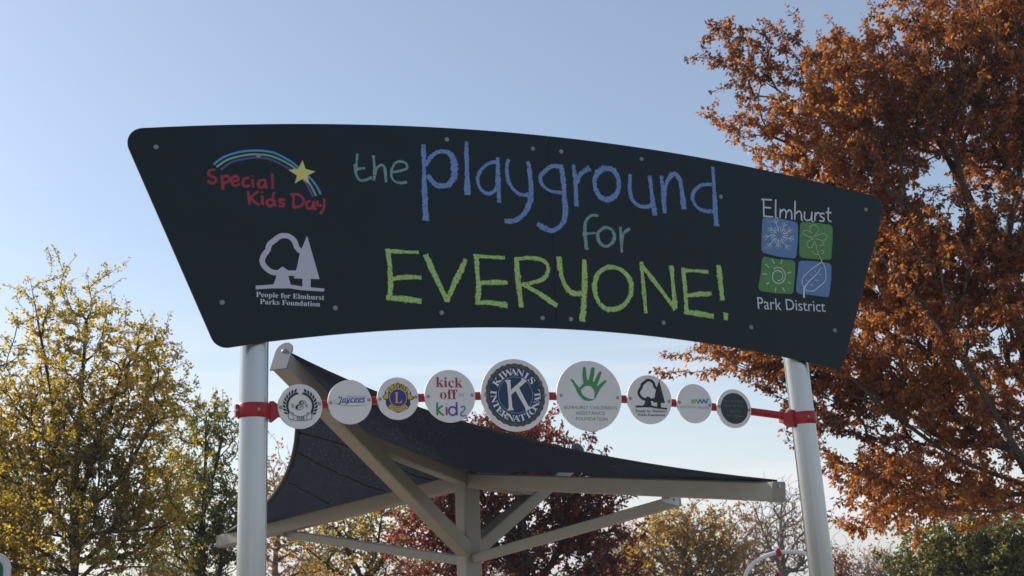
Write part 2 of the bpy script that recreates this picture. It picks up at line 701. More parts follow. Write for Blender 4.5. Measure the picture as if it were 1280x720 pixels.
def along(p, q, z):
    t = (z - p[1]) / (q[1] - p[1])
    return np.array([p[0] + (q[0] - p[0]) * t, z])


arch = thing('entrance_arch', 'silver entrance posts joined by an arched red rail with red clamps', 'archway', (CA[0], CA[1] + POST_O, 0))
PR = 0.0655
for top, bot in ((lt, lb), (rt, rb)):
    mb = MB()
    g, e = along(top, bot, -CA[2]), along(top, bot, 0.28)
    mb.tube([W(*g, POST_O), W(*e, POST_O)], PR, m_post, 40)
    mb.build('post', arch, smooth=True)
    mb = MB()
    mb.tube([W(*e, POST_O), W(*(e + (0, 0.012)), POST_O), W(*(e + (0, 0.03)), POST_O)], [PR + 0.003, PR + 0.003, PR * 0.5], m_post, 40)
    mb.build('post_cap', arch, smooth=True)

rail_px = [(336, 511.5), (352, 511), (377, 508), (407, 505), (438, 502.6), (469, 500.8), (497, 499), (527, 497.3), (563, 496), (599.5, 495.2), (644, 494.6),
           (691, 495.2), (737, 496.6), (780, 499), (812, 501.3), (843, 504), (868, 506.6), (892.5, 509.3), (918, 511.8), (945, 514.6), (966, 517.6), (985, 520.6), (1003, 523.5)]
rp = np.array([pl(x, y, RAIL_O) for x, y in rail_px])
cf = np.polyfit(rp[:, 0], rp[:, 1], 4)
ra = np.linspace(rp[0, 0], rp[-1, 0], 60)
mb = MB()
mb.tube([W(a, np.polyval(cf, a), RAIL_O) for a in ra], 0.0205, m_redpaint, 16)
mb.build('rail', arch, smooth=True)


def clamp(top, bot, zc, sgn):
    c = along(top, bot, zc)
    ax = W(*along(top, bot, zc + 1), POST_O) - W(*c, POST_O)
    ax /= np.linalg.norm(ax)
    C0 = W(*c, POST_O)
    mb = MB()
    # banded collar with rolled lips
    hs = [(-0.0335, PR - 0.002), (-0.033, PR + 0.006), (-0.027, PR + 0.0095), (0.0, PR + 0.009), (0.027, PR + 0.0095), (0.033, PR + 0.006), (0.0335, PR - 0.002)]
    mb.tube([C0 + ax * h for h, r in hs], [r for h, r in hs], m_redpaint, 40, caps=False)
    o = mb.build('rail_clamp', arch, smooth=True)
    # ears where the two halves meet, on both sides of the post
    for s in (-1, 1):
        p = C0 + UA * s * (PR + 0.012)
        mb = MB()
        mb.beam(p - NA * 0.020, p + NA * 0.020, 0.014, 0.056 if s == -sgn else 0.09, m_redpaint)
        mb.build('ear', o)
    # spade shaped casting that takes the rail
    x0, x1 = PR + 0.010, PR + 0.050
    prof = [(x0, -0.048), (x0 + 0.010, -0.050), (x1, -0.025), (x1 + 0.022, -0.0235), (x1 + 0.022, 0.0235), (x1, 0.025), (x0 + 0.010, 0.046), (x0, 0.044)]
    mb = MB()
    mb.prism([C0 + UA * sgn * x + ZZ * z - NA * 0.023 for x, z in prof], NA * 0.046, m_redpaint)
    mb.build('socket', o)
    for q in (C0 - NA * (PR + 0.0085) + UA * sgn * 0.012, C0 - NA * 0.020 + UA * (-sgn) * (PR + 0.012)):
        b = MB()
        b.dome(q, -NA, 0.008, 0.005, m_bolt)
        b.build('bolt', o, smooth=True)


clamp(lt, lb, float(np.polyval(cf, lt[0])), 1)
clamp(rt, rb, float(np.polyval(cf, rt[0])), -1)

# ------------------------------------------------------------------ the sign board
top_px = [(172.5, 160), (215, 158), (257, 156.5), (330, 155.3), (400, 155), (470, 156), (557, 159.3), (620, 163.8), (680, 169.8), (750, 177.7), (820, 187.3), (900, 201.5), (1000, 222), (1087.6, 243.5)]
bot_px = [(302.5, 431), (380, 421.5), (470, 413.8), (545, 410), (625, 408.6), (680, 409.7), (780, 415.8), (848.7, 424), (900, 430.8), (1000, 449.8), (1032, 457)]
tp = np.array([pl(*p) for p in top_px])
bp_ = np.array([pl(*p) for p in bot_px])
ct, cb = np.polyfit(tp[:, 0], tp[:, 1], 4), np.polyfit(bp_[:, 0], bp_[:, 1], 4)
TL, TR, BL, BR = pl(150.3, 161), pl(1108.1, 248.5), pl(270.8, 436.5), pl(1053, 463)
aj = pl(690.5, 290)[0]
board = thing('sign_board', 'large dark arched board reading the playground for everyone in chalk lettering', 'sign', W(0, 0, 0))
TH = 0.016
for side in (-1, 1):
    if side < 0:
        xs = np.linspace(TL[0], aj - 0.0012, 30)
        xb = np.linspace(aj - 0.0012, BL[0], 24)
    else:
        xs = np.linspace(aj + 0.0012, TR[0], 30)
        xb = np.linspace(BR[0], aj + 0.0012, 24)
    poly = [(x, np.polyval(ct, x)) for x in xs] + [(x, np.polyval(cb, x)) for x in xb]
    rad = [0] * len(poly)
    n1 = len(xs)
    if side < 0:
        poly[0], poly[-1] = TL, BL
        rad[0], rad[-1] = 0.075, 0.075
        poly = [poly[0]] + poly[3:n1] + poly[n1:-3] + [poly[-1]]
        rad = [rad[0]] + rad[3:n1] + rad[n1:-3] + [rad[-1]]
    else:
        poly[n1 - 1], poly[n1] = TR, BR
        rad[n1 - 1], rad[n1] = 0.075, 0.075
        poly = poly[:n1 - 3] + [poly[n1 - 1], poly[n1]] + poly[n1 + 3:]
        rad = rad[:n1 - 3] + [rad[n1 - 1], rad[n1]] + rad[n1 + 3:]
    P = rounded(poly, rad)
    mb = MB()
    mb.prism([W(a, z, 0) for a, z in P], NA * TH, m_board)
    ob = mb.build('board_panel', board)
    bv = ob.modifiers.new('edge', 'BEVEL')
    bv.width = 0.0012
    bv.segments = 1
    bv.limit_method = 'ANGLE'
    bv.angle_limit = math.radians(50)
# mounting rails behind the board, joining it to the posts
for zz in (-0.27, 0.17):
    mb = MB()
    mb.beam(W(-1.5, zz, TH + 0.006), W(1.5, zz, TH + 0.006), 0.012, 0.05, m_zinc)
    mb.build('mounting_rail', board)
for x, y in [(195, 184), (323, 195), (444.3, 207.5), (558.5, 174.5), (666, 186), (701.5, 189.5), (802, 199), (901, 246), (277.5, 378), (419, 385), (552, 391), (678, 397.5), (713.5, 399), (829.5, 403.5), (939, 409), (1082.3, 262), (1043.5, 413)]:
    mb = MB()
    a, z = pl(x, y)
    mb.tube([W(a, z, 0.0), W(a, z, -0.002)], 0.0115, m_bolt, 16)
    mb.dome(W(a, z, -0.002), -NA, 0.0095, 0.006, m_bolt)
    mb.build('bolt', board, smooth=True)

# --- the title in chalk
d = Draw(0.0)
S3 = lambda p: Z(430, 150, 4, p)
S4 = lambda p: Z(680, 150, 4, p)
S5 = lambda p: Z(460, 280, 4, p)
S6 = lambda p: Z(680, 280, 4, p)
S1 = lambda p: Z(150, 140, 4, p)
S2 = lambda p: Z(150, 280, 4, p)
R1 = 0.19
for pts, w in [([(66, 170), (62, 225), (58, 262), (75, 298), (100, 302), (138, 288)], 3.2), ([(52, 248), (105, 240)], 3.0),
               ([(146, 178), (152, 240), (150, 303)], 3.2), ([(152, 275), (165, 240), (190, 225), (205, 248), (210, 312)], 3.4),
               ([(240, 262), (308, 246), (312, 222), (290, 207), (258, 215), (238, 250), (238, 285), (255, 308), (290, 315), (314, 311)], 3.0)]:
    d.stroke(S3(pts), w, m_teal, R1)
for pts, w in [([(397, 126), (399, 220), (402, 350), (410, 502)], [5, 5.5, 6.5, 8.5]),
               ([(412, 228), (430, 188), (470, 160), (515, 160), (545, 190), (552, 240), (548, 290), (525, 320), (490, 332), (455, 320), (420, 278)], [4, 4.5, 5.5, 7.5, 8, 8.5, 7, 6, 6.5]),
               ([(612, 108), (613, 200), (617, 375)], [4.5, 6, 7.5]),
               ([(765, 212), (730, 215), (690, 245), (668, 290), (680, 340), (715, 368), (750, 356), (766, 330)], 4.2), ([(768, 190), (770, 300), (776, 412)], [5, 6, 5.5]),
               ([(822, 198), (813, 240), (820, 300), (845, 345), (880, 372), (918, 375)], 4.6),
               ([(920, 208), (930, 280), (935, 370), (922, 430), (892, 478), (850, 504), (805, 506)], [4.5, 6, 6.5, 6.5, 6.5, 6.5, 5]),
               ([(1088, 236), (1040, 232), (1000, 260), (980, 295), (1000, 335), (1040, 358), (1092, 365)], [6, 5.5, 5, 4.5, 4, 4]),
               ([(1085, 228), (1098, 320), (1102, 400), (1105, 470), (1090, 520), (1045, 553), (1000, 540), (966, 520)], [5, 6.5, 6.5, 7, 6, 6.5, 6])]:
    d.stroke(S3(pts), w, m_blue, R1)
for pts, w in [([(147, 225), (157, 320), (162, 430)], [4, 6, 6]), ([(165, 312), (185, 268), (228, 240)], [5, 6, 6.5]),
               ([(300, 243), (268, 262), (252, 305), (260, 350), (285, 388), (325, 397), (360, 372), (374, 325), (364, 275), (335, 246), (298, 243)], 6.6),
               ([(430, 273), (428, 340), (440, 395), (475, 430), (520, 434), (542, 418)], 5), ([(527, 283), (540, 380), (554, 474)], [5, 6, 6]),
               ([(586, 283), (595, 370), (603, 467)], 5.5), ([(600, 392), (610, 322), (635, 277), (660, 274), (680, 310), (692, 380), (698, 442)], [5, 5, 6, 6.5, 6.5]),
               ([(838, 322), (790, 325), (755, 350), (742, 390), (760, 430), (800, 455), (852, 456)], 4.6), ([(843, 236), (850, 350), (861, 527)], [4, 5.5, 7])]:
    d.stroke(S4(pts), w, m_blue, R1)
for pts, w in [([(270, 480), (235, 478), (208, 510), (204, 570), (213, 647)], [3, 4, 4.5, 5.5]), ([(193, 572), (256, 565)], 3),
               ([(300, 537), (270, 565), (275, 608), (305, 632), (338, 617), (352, 580), (335, 547), (298, 537)], 4), ([(380, 536), (385, 600), (388, 662)], 3.6), ([(388, 607), (400, 565), (428, 545)], 3.6)]:
    d.stroke(S4(pts), w, m_teal, R1)
for pts, w in [([(98, 124), (106, 200), (113, 290), (108, 382)], 6), ([(98, 135), (180, 140), (252, 142)], 4.4), ([(122, 275), (190, 266), (266, 268)], 5.5), ([(94, 370), (180, 375), (263, 386)], 6.8),
               ([(289, 156), (340, 272), (397, 387)], 6.8), ([(489, 178), (440, 280), (393, 384)], 6.6),
               ([(540, 153), (546, 240), (553, 320), (546, 402)], 6), ([(540, 162), (600, 165), (682, 170)], 4.4), ([(562, 295), (625, 293), (694, 292)], 5.5), ([(538, 392), (610, 394), (696, 406)], 6.5),
               ([(742, 166), (748, 270), (766, 418)], 6.6), ([(742, 178), (800, 170), (868, 180), (899, 212), (893, 252), (860, 283), (790, 300)], 5), ([(768, 298), (850, 345), (944, 410)], 6.2),
               ([(955, 168), (962, 240), (985, 310), (1020, 345), (1067, 350)], 6.4), ([(1080, 180), (1082, 300), (1071, 483)], [6.5, 7, 8])]:
    d.stroke(S5(pts), w, m_green, R1)
for pts, w in [([(320, 216), (275, 242), (252, 300), (262, 370), (300, 420), (350, 427), (400, 403), (432, 350), (431, 290), (402, 243), (360, 220), (318, 216)], 6),
               ([(485, 193), (495, 300), (508, 447)], 5), ([(485, 203), (560, 300), (656, 428)], 5.6), ([(635, 210), (645, 320), (656, 418)], 5.8),
               ([(694, 223), (705, 330), (711, 447)], 5.6), ([(690, 232), (760, 235), (818, 240)], 4.4), ([(712, 358), (780, 352), (836, 350)], 5.5), ([(704, 440), (780, 450), (846, 463)], 6.4),
               ([(873, 210), (880, 290), (891, 382)], [6.5, 7, 7]), ([(908, 447), (906, 477)], 5.8)]:
    d.stroke(S6(pts), w, m_green, R1)
d.build('chalk_title', board)

# --- rainbow emblem with red handwriting
d = Draw(0.0)
d.stroke(S1([(468, 262), (520, 225), (600, 200), (690, 193), (770, 205), (850, 245), (905, 290), (950, 330), (985, 375), (1003, 413)]), 2.7, m_arcblue)
d.stroke(S1([(482, 275), (540, 238), (620, 217), (690, 212), (760, 222), (840, 258), (900, 304), (938, 345), (963, 385), (980, 420)]), 2.6, m_arcgreen)
d.stroke(S1([(505, 288), (560, 250), (640, 232), (700, 229), (760, 240), (830, 275), (885, 310), (930, 357), (965, 425)]), 2.6, m_arcpurple)
d.fill(S1([(912, 240), (928, 285), (978, 298), (938, 318), (946, 362), (912, 335), (873, 358), (885, 318), (842, 290), (892, 283)]), m_star)
for pts in [[(474, 288), (448, 294), (446, 318), (474, 328), (480, 346), (462, 357), (438, 346)], [(508, 318), (515, 387)], [(512, 326), (538, 320), (545, 342), (516, 358)],
            [(558, 350), (590, 340), (583, 322), (564, 326), (556, 348), (570, 368), (598, 362)], [(645, 330), (622, 335), (613, 355), (626, 372), (648, 368)],
            [(662, 336), (665, 376)], [(661, 318), (662, 322)], [(722, 340), (697, 345), (692, 368), (708, 378), (726, 360)], [(725, 338), (731, 381)], [(761, 308), (764, 386)],
            [(640, 397), (648, 462)], [(692, 398), (655, 430), (697, 466)], [(711, 420), (713, 463)], [(709, 400), (710, 404)], [(768, 440), (742, 440), (735, 460), (752, 473), (773, 455)], [(772, 402), (764, 430), (778, 470)],
            [(822, 440), (800, 438), (799, 452), (820, 460), (815, 472), (795, 470)], [(866, 410), (868, 476)], [(850, 412), (895, 415), (918, 440), (905, 470), (864, 477)],
            [(952, 445), (932, 455), (936, 480), (955, 482), (966, 462)], [(965, 445), (976, 491)], [(985, 445), (990, 466), (1006, 469)], [(1021, 433), (1018, 480), (1003, 510)]]:
    d.stroke(S1(pts), 3.3, m_red, 0.12)
d.build('rainbow_emblem', board)


def tree_logo(d, S, m, k=1.0):
    """outlined round tree beside a solid pine on a ground line"""
    d.stroke(S([(905, 138), (884, 118), (872, 85), (842, 61), (803, 60), (772, 82), (746, 103), (740, 130), (722, 152), (710, 185), (724, 214), (758, 240), (800, 245), (850, 246), (882, 246)]), 6.9 * k, m)
    d.fill(S([(765, 306), (782, 262), (776, 240), (812, 213), (850, 238), (842, 262), (855, 308)]), m)
    d.fill(S([(935, 58), (998, 276), (868, 272), (884, 220), (898, 150)]), m)
    d.fill(S([(912, 272), (953, 274), (953, 322), (912, 320)]), m)
    d.fill(S([(678, 308), (760, 303), (860, 304), (910, 313), (1022, 323), (1020, 338), (905, 331), (850, 322), (760, 322), (678, 327)]), m)


d = Draw(0.0)
tree_logo(d, S2, m_grey)
d.text(serif('People for Elmhurst'), *S2([(680, 364), (1021, 380)]), m_greyf, 6.6)
d.text(serif('Parks Foundation'), *S2([(700, 400), (1000, 413)]), m_greyf, 6.6)
d.build('tree_emblem', board)

# --- park district emblem
d = Draw(0.0)
S7 = lambda p: Z(900, 220, 5.3333, p)
S8 = lambda p: Z(900, 340, 5.3333, p)
T7 = lambda p: Z(930, 265, 9.846, p)
T8 = lambda p: Z(930, 320, 9.6, p)
for pts in [[(290, 158), (292, 270)], [(276, 156), (346, 160)], [(290, 209), (340, 213)], [(288, 268), (354, 273)], [(371, 157), (371, 274), (386, 280)],
            [(402, 220), (399, 279)], [(401, 246), (424, 223), (440, 242), (437, 283)], [(440, 246), (463, 226), (476, 246), (477, 290)],
            [(500, 165), (497, 292)], [(499, 256), (526, 234), (541, 255), (543, 290), (552, 297)], [(564, 238), (562, 280), (580, 297), (605, 286), (612, 238)], [(612, 245), (611, 298), (622, 303)],
            [(634, 243), (631, 301)], [(634, 264), (650, 245), (664, 250)], [(696, 253), (674, 250), (668, 268), (692, 283), (688, 300), (661, 300)], [(722, 210), (721, 290), (742, 304)], [(704, 243), (742, 246)]]:
    d.stroke(S7(pts), 2.1, m_greyf)
d.text('Park', *Z(930, 320, 9.6, [(166, 634), (452, 652)]), m_greyf, 15.5)
d.text('District', *Z(930, 320, 9.6, [(506, 648), (978, 672)]), m_greyf, 14.5)


def square(S, pts, m, r=0.022):
    P = [pl(*q) for q in S(pts)]
    d.fillp(rounded(P, [r if i in (0, 2, 4, 6) else 0 for i in range(len(P))], 5), m)


square(T7, [(225, 70), (440, 82), (660, 128), (662, 320), (640, 575), (430, 552), (212, 498), (214, 280)], m_sqblue)
square(T7, [(690, 125), (880, 132), (1090, 165), (1088, 340), (1070, 590), (880, 582), (678, 560), (680, 330)], m_sqgreen)
square(T8, [(216, 0), (400, 40), (616, 52), (608, 250), (586, 458), (370, 448), (160, 415), (200, 200)], m_sqgreen)
square(T8, [(656, 58), (850, 62), (1048, 92), (1045, 280), (1018, 498), (820, 472), (618, 450), (635, 250)], m_sqblue)
c = np.array([430, 290])
for k in range(9):
    a = k / 9 * 2 * math.pi + 0.25
    v = np.array([math.cos(a), math.sin(a)])
    n = np.array([-v[1], v[0]])
    L = 190 + 25 * math.sin(k * 2.3)
    d.stroke(T7([c + v * 40, c + v * (L * 0.5) + n * 6, c + v * L]), 0.85, m_greyf)
    for s in (-1, 1):
        d.stroke(T7([c + v * 55 + n * 9 * s, c + v * 110 + n * 26 * s]), 0.8, m_greyf)
        d.stroke(T7([c + v * (L - 62), c + v * (L - 18) + n * 36 * s]), 0.8, m_greyf)
for cx, cy, r in [(262, 438, 42), (300, 120, 34), (552, 468, 30)]:
    for k in range(3):
        a = k * math.pi / 3 + 0.4
        d.stroke(T7([(cx - r * math.cos(a), cy - r * math.sin(a)), (cx + r * math.cos(a), cy + r * math.sin(a))]), 0.8, m_paleblue)
for pts in [[(850, 310), (885, 270), (912, 225), (890, 175), (845, 162), (808, 185), (812, 232)], [(840, 320), (775, 300), (722, 268), (735, 232), (780, 232), (835, 262)],
            [(872, 315), (920, 282), (975, 268), (1012, 295), (1000, 340), (965, 352)], [(850, 335), (790, 360), (770, 400), (790, 440), (830, 435), (862, 360)],
            [(872, 335), (930, 345), (972, 378), (960, 410), (915, 415)], [(868, 365), (885, 440), (910, 520), (948, 610)], [(838, 480), (862, 520), (905, 525)], [(945, 520), (970, 505), (965, 475), (935, 480)]]:
    d.stroke(T7(pts), 1.0, m_palegreen)
sp_ = [(405 + (95 - 1.6 * i) * math.cos(-2.2 + i * 0.33), 245 + (108 - 1.8 * i) * math.sin(-2.2 + i * 0.33)) for i in range(32)]
d.stroke(T8(sp_), 1.25, m_greyf)
d.stroke(T8([(390, 200), (420, 192), (448, 205)]), 0.8, m_palegreen)
d.stroke(T8([(395, 290), (420, 296), (445, 285)]), 0.8, m_palegreen)
for a, b in [((330, 40), (358, 98)), ((450, 48), (436, 98)), ((250, 98), (292, 138)), ((215, 218), (268, 222)), ((262, 340), (298, 322)), ((376, 380), (370, 432)), ((456, 378), (480, 428)), ((518, 315), (555, 335)), ((512, 210), (560, 195))]:
    d.stroke(T8([a, b]), 1.25, m_greyf)
d.stroke(T8([(925, 78), (830, 140), (760, 200), (702, 260), (690, 320), (712, 388)]), 1.2, m_greyf)
d.stroke(T8([(925, 70), (960, 130), (975, 220), (968, 300), (925, 345), (880, 380), (830, 418), (775, 425), (728, 405)]), 1.25, m_greyf)
d.stroke(T8([(922, 140), (860, 225), (780, 300), (735, 360), (714, 395), (712, 505)]), [0.8, 1.2, 1.4, 1.6, 2.6, 2.8], m_greyf)
d.stroke(T8([(925, 40), (925, 85)]), 1.0, m_greyf)
for a, b in [((840, 175), (852, 195)), ((792, 225), (800, 240)), ((895, 225), (922, 225)), ((842, 292), (885, 294)), ((785, 350), (825, 352)), ((742, 285), (746, 300))]:
    d.stroke(T8([a, b]), 1.0, m_greyf)
d.build('park_district_emblem', board)

# ------------------------------------------------------------------ the nine round plaques on the rail
DTH = 0.012
DO = RAIL_O - 0.0205 - DTH - 0.002


def plaque(box, label):
    x0, x1, y0, y1 = box
    c = pl((x0 + x1) / 2, (y0 + y1) / 2, DO)
    R = 0.1
    for _ in range(3):
        q = np.array([proj(W(c[0] + R * math.cos(a), c[1] + R * math.sin(a), DO)) for a in np.linspace(0, 2 * math.pi, 60)])
        R *= 0.5 * ((y1 - y0) / np.ptp(q[:, 1]) + (x1 - x0) / np.ptp(q[:, 0]))
        e = pl((q[:, 0].min() + q[:, 0].max()) / 2, (q[:, 1].min() + q[:, 1].max()) / 2, DO)
        c = c + pl((x0 + x1) / 2, (y0 + y1) / 2, DO) - e
    root = thing('round_plaque', label, 'plaque', W(c[0], c[1], DO), 'round sponsor plaques along the red rail')
    mb = MB()
    n = 64
    mb.prism([W(c[0] + R * math.cos(2 * math.pi * i / n), c[1] + R * math.sin(2 * math.pi * i / n), DO) for i in range(n)], NA * DTH, m_disc)
    ob = mb.build('disc', root)
    bv = ob.modifiers.new('edge', 'BEVEL')
    bv.width = 0.0012
    bv.segments = 2
    bv.limit_method = 'ANGLE'
    bv.angle_limit = math.radians(50)
    for s in (-1, 1):
        a = c[0] + s * R * 0.87
        z = np.polyval(cf, a)
        mb = MB()
        mb.dome(W(a, z, DO), -NA, 0.0085, 0.006, m_bolt)
        mb.build('bolt', root, smooth=True)
    return root, c, R


# 1 laurel wreath
b1, c, R = plaque((347.2, 403, 480.2, 536), 'round white plaque with a black laurel wreath round a script letter')
d = Draw(DO)
for s in (-1, 1):
    for i in range(9):
        a = math.radians(-35 + i * 12.5)
        rr = R * 0.64
        p = np.array([c[0] + s * rr * math.cos(a), c[1] + 0.02 * R + rr * math.sin(a)])
        tg = np.array([-s * math.sin(a), math.cos(a)])
        rd = np.array([s * math.cos(a), math.sin(a)])
        for q in (-1, 1):
            dv = tg * 0.8 + rd * 0.6 * q
            e = p + dv * R * 0.24
            m_ = p + dv * R * 0.11
            nn = np.array([-dv[1], dv[0]]) * R * 0.055
            d.fillp([p, m_ + nn, e, m_ - nn], m_dark)
d.text('𝓔', (c[0] - 0.22 * R, c[1] - 0.16 * R), (c[0] + 0.25 * R, c[1] - 0.16 * R), m_dark, 0.48 * R, plane=True)
d.text('S', (c[0] - 0.40 * R, c[1] - 0.05 * R), (c[0] - 0.28 * R, c[1] - 0.05 * R), m_dark, 0.16 * R, plane=True)
d.text('K', (c[0] + 0.24 * R, c[1] - 0.05 * R), (c[0] + 0.36 * R, c[1] - 0.05 * R), m_dark, 0.16 * R, plane=True)
rb_ = [(-0.52, -0.33), (-0.50, -0.55), (-0.25, -0.62), (0, -0.64), (0.25, -0.62), (0.50, -0.55), (0.52, -0.33)]
d.stroke([c + R * np.array(q) for q in rb_], 0.022 * R, m_dark, plane=True)
d.stroke([c + R * np.array(q) for q in [(-0.40, -0.36), (-0.15, -0.44), (0, -0.46), (0.15, -0.44), (0.40, -0.36)]], 0.022 * R, m_dark, plane=True)
for s in (-1, 1):
    d.stroke([c + R * np.array((s * x, y)) for x, y in [(0.40, -0.36), (0.30, -0.32), (0.40, -0.28), (0.52, -0.33)]], 0.022 * R, m_dark, plane=True)
    d.stroke([c + R * np.array((s * x, y)) for x, y in [(0.28, -0.45), (0.32, -0.60)]], 0.018 * R, m_dark, plane=True)
d.text(serif('1928'), (c[0] - 0.17 * R, c[1] - 0.60 * R), (c[0] + 0.19 * R, c[1] - 0.60 * R), m_dark, 0.13 * R, plane=True)
d.build('wreath_emblem', b1)

# 2 jaycees
b2, c, R = plaque((410, 464.7, 474.7, 530.2), 'round white plaque with slanted navy wordmark and thin green swoosh')
d = Draw(DO)
d.text('𝙅𝙖𝙮𝙘𝙚𝙚𝙨', (c[0] - 0.54 * R, c[1] - 0.05 * R), (c[0] + 0.68 * R, c[1] - 0.0 * R), m_navy2, 0.25 * R, plane=True, shear=0.1)
d.stroke([c + R * np.array(q) for q in [(-0.50, -0.035), (0.0, -0.02), (0.66, -0.002)]], 0.03 * R, m_navy2, plane=True)
d.text('Elmhurst', (c[0] - 0.16 * R, c[1] + 0.17 * R), (c[0] + 0.70 * R, c[1] + 0.19 * R), m_paleblue, 0.12 * R, plane=True, shear=0.2)
d.stroke([c + R * np.array(q) for q in [(-0.52, 0.10), (-0.70, 0.06), (-0.72, -0.05), (-0.45, -0.14), (0.0, -0.18), (0.45, -0.16), (0.75, -0.10)]], 0.022 * R, m_kgreen, plane=True, taper=0.3)
d.disc((c[0] - 0.48 * R, c[1] + 0.20 * R), 0.05 * R, m_kgreen, 10)
d.build('swoosh_emblem', b2)

# 3 lions
b3, c, R = plaque((472, 522.8, 471.3, 525), 'round white plaque with gold and blue crest around a letter L')
d = Draw(DO)
k = np.array([0.0, 0.03 * R])
cc = c + k
crest = [(-0.46, 0.42), (-0.62, 0.30), (-0.66, 0.12), (-0.76, 0.05), (-0.70, -0.08), (-0.58, -0.12), (-0.60, -0.30), (-0.46, -0.52), (-0.2, -0.64), (0, -0.72), (0.2, -0.64), (0.46, -0.52), (0.60, -0.30), (0.58, -0.12), (0.72, -0.08), (0.82, 0.04), (0.66, 0.12), (0.62, 0.30), (0.46, 0.42), (0.36, 0.58), (0.0, 0.72), (-0.36, 0.58)]
d.fillp([cc + R * np.array(q) for q in crest], m_navy)
d.ring(cc, 0.57 * R, 0.24 * R, m_gold, 36, 144)
d.arctext('𝗟𝗜𝗢𝗡𝗦', cc, 0.57 * R, 130, 50, 0.20 * R, m_navy, wscale=1.0)
for s in (-1, 1):
    d.fillp([cc + R * np.array((s * x, y)) for x, y in [(0.46, 0.22), (0.56, 0.26), (0.62, 0.12), (0.74, 0.02), (0.64, -0.07), (0.48, -0.05)]], m_gold)
    d.fillp([cc + R * np.array((s * x, y)) for x, y in [(0.50, 0.36), (0.58, 0.30), (0.56, 0.24), (0.47, 0.26)]], m_white)
d.ring(cc, 0.56 * R, 0.19 * R, m_gold, 222, 318)
d.arctext('INTERNATIONAL', cc, 0.56 * R, 228, 312, 0.10 * R, m_olive, inward=True, wscale=0.8)
d.disc(cc, 0.435 * R, m_gold)
d.disc(cc, 0.40 * R, m_navy2)
d.text(serif('L'), (cc[0] - 0.17 * R, cc[1] - 0.25 * R), (cc[0] + 0.19 * R, cc[1] - 0.25 * R), m_gold, 0.52 * R, plane=True)
d.build('crest_emblem', b3)

# 4 kick off for kids
b4, c, R = plaque((531, 594.2, 462.3, 528), 'round white plaque with crimson serif words above multicoloured kids lettering')
d = Draw(DO)
d.text(serif('kick'), (c[0] - 0.56 * R, c[1] + 0.33 * R), (c[0] + 0.50 * R, c[1] + 0.33 * R), m_crim, 0.39 * R, plane=True)
d.text(serif('off'), (c[0] - 0.41 * R, c[1] - 0.12 * R), (c[0] + 0.29 * R, c[1] - 0.12 * R), m_crim, 0.38 * R, plane=True)
d.text('for', (c[0] + 0.32 * R, c[1] - 0.02 * R), (c[0] + 0.58 * R, c[1] + 0.01 * R), m_paleblue, 0.15 * R, plane=True)
kk = lambda pts, m, w=0.075: d.stroke([c + R * np.array(q) for q in pts], w * R, m, plane=True)
kk([(-0.52, -0.25), (-0.53, -0.50), (-0.52, -0.74)], m_kgreen)
kk([(-0.31, -0.37), (-0.49, -0.54), (-0.28, -0.75)], m_kgreen)
kk([(-0.16, -0.42), (-0.16, -0.73)], m_crim)
kk([(-0.17, -0.30), (-0.16, -0.32)], m_crim)
d.ring((c[0] + 0.08 * R, c[1] - 0.57 * R), 0.155 * R, 0.07 * R, m_kpurple)
kk([(0.24, -0.23), (0.24, -0.73)], m_kpurple)
kk([(0.40, -0.44), (0.50, -0.38), (0.58, -0.44), (0.52, -0.55), (0.40, -0.66), (0.44, -0.75), (0.62, -0.73)], m_kblue, 0.06)
d.build('kids_lettering', b4)

# 5 kiwanis
b5, c, R = plaque((601, 687, 449, 539), 'largest round plaque with navy seal and big pale letter K')
d = Draw(DO)
d.disc(c, 0.87 * R, m_olive, 96, wob=0.016, wn=28)
d.disc(c, 0.77 * R, m_navy, 64)
d.ring(c, 0.50 * R, 0.014 * R, m_paleblue)
d.arctext(serif('KIWANIS'), c, 0.64 * R, 146, 40, 0.19 * R, m_white, wscale=1.25)
d.arctext(serif('INTERNATIONAL'), c, 0.64 * R, 175, 366, 0.18 * R, m_white, inward=True, wscale=1.25)
kp = lambda q: [c + R * np.array(p) for p in q]
d.fillp(kp([(-0.30, 0.40), (-0.14, 0.42), (-0.13, 0.02), (-0.11, -0.34), (-0.06, -0.42), (-0.26, -0.43), (-0.21, -0.34), (-0.22, 0.0), (-0.24, 0.30)]), m_disc)
d.fillp(kp([(0.20, 0.48), (0.35, 0.40), (-0.13, 0.0), (-0.17, 0.10), (0.18, 0.40)]), m_disc)
d.fillp(kp([(-0.01, 0.13), (0.11, 0.20), (0.36, -0.30), (0.46, -0.34), (0.28, -0.46), (0.27, -0.36)]), m_disc)
d.build('seal_emblem', b5)

# 6 hand
b6, c, R = plaque((696, 777, 451, 539), 'large round white plaque with a green open hand above green text')
d = Draw(DO)
S = lambda p: Z(692, 448, 7.6556, p)
d.fill(S([(155, 200), (185, 202), (215, 245), (245, 280), (268, 258), (285, 240), (277, 190), (275, 150), (280, 90), (292, 76), (306, 90), (314, 160), (322, 210), (335, 205), (348, 150), (358, 95), (376, 82), (394, 95), (388, 150), (375, 225), (388, 222), (412, 170), (436, 126), (452, 122), (460, 135), (445, 180), (412, 265), (450, 240), (488, 208), (508, 212), (500, 232), (450, 285), (425, 330), (402, 382), (388, 385), (392, 330), (378, 290), (350, 265), (315, 262), (288, 275), (262, 300), (262, 320), (285, 355), (320, 378), (360, 390), (392, 388), (375, 402), (335, 408), (290, 400), (255, 370), (228, 330), (210, 285), (185, 240)]), m_hand)
d.text("ELMHURST CHILDREN'S", *S([(103, 484), (606, 490)]), m_handt, 4.2)
d.text('ASSISTANCE', *S([(212, 538), (490, 542)]), m_handt, 4.2)
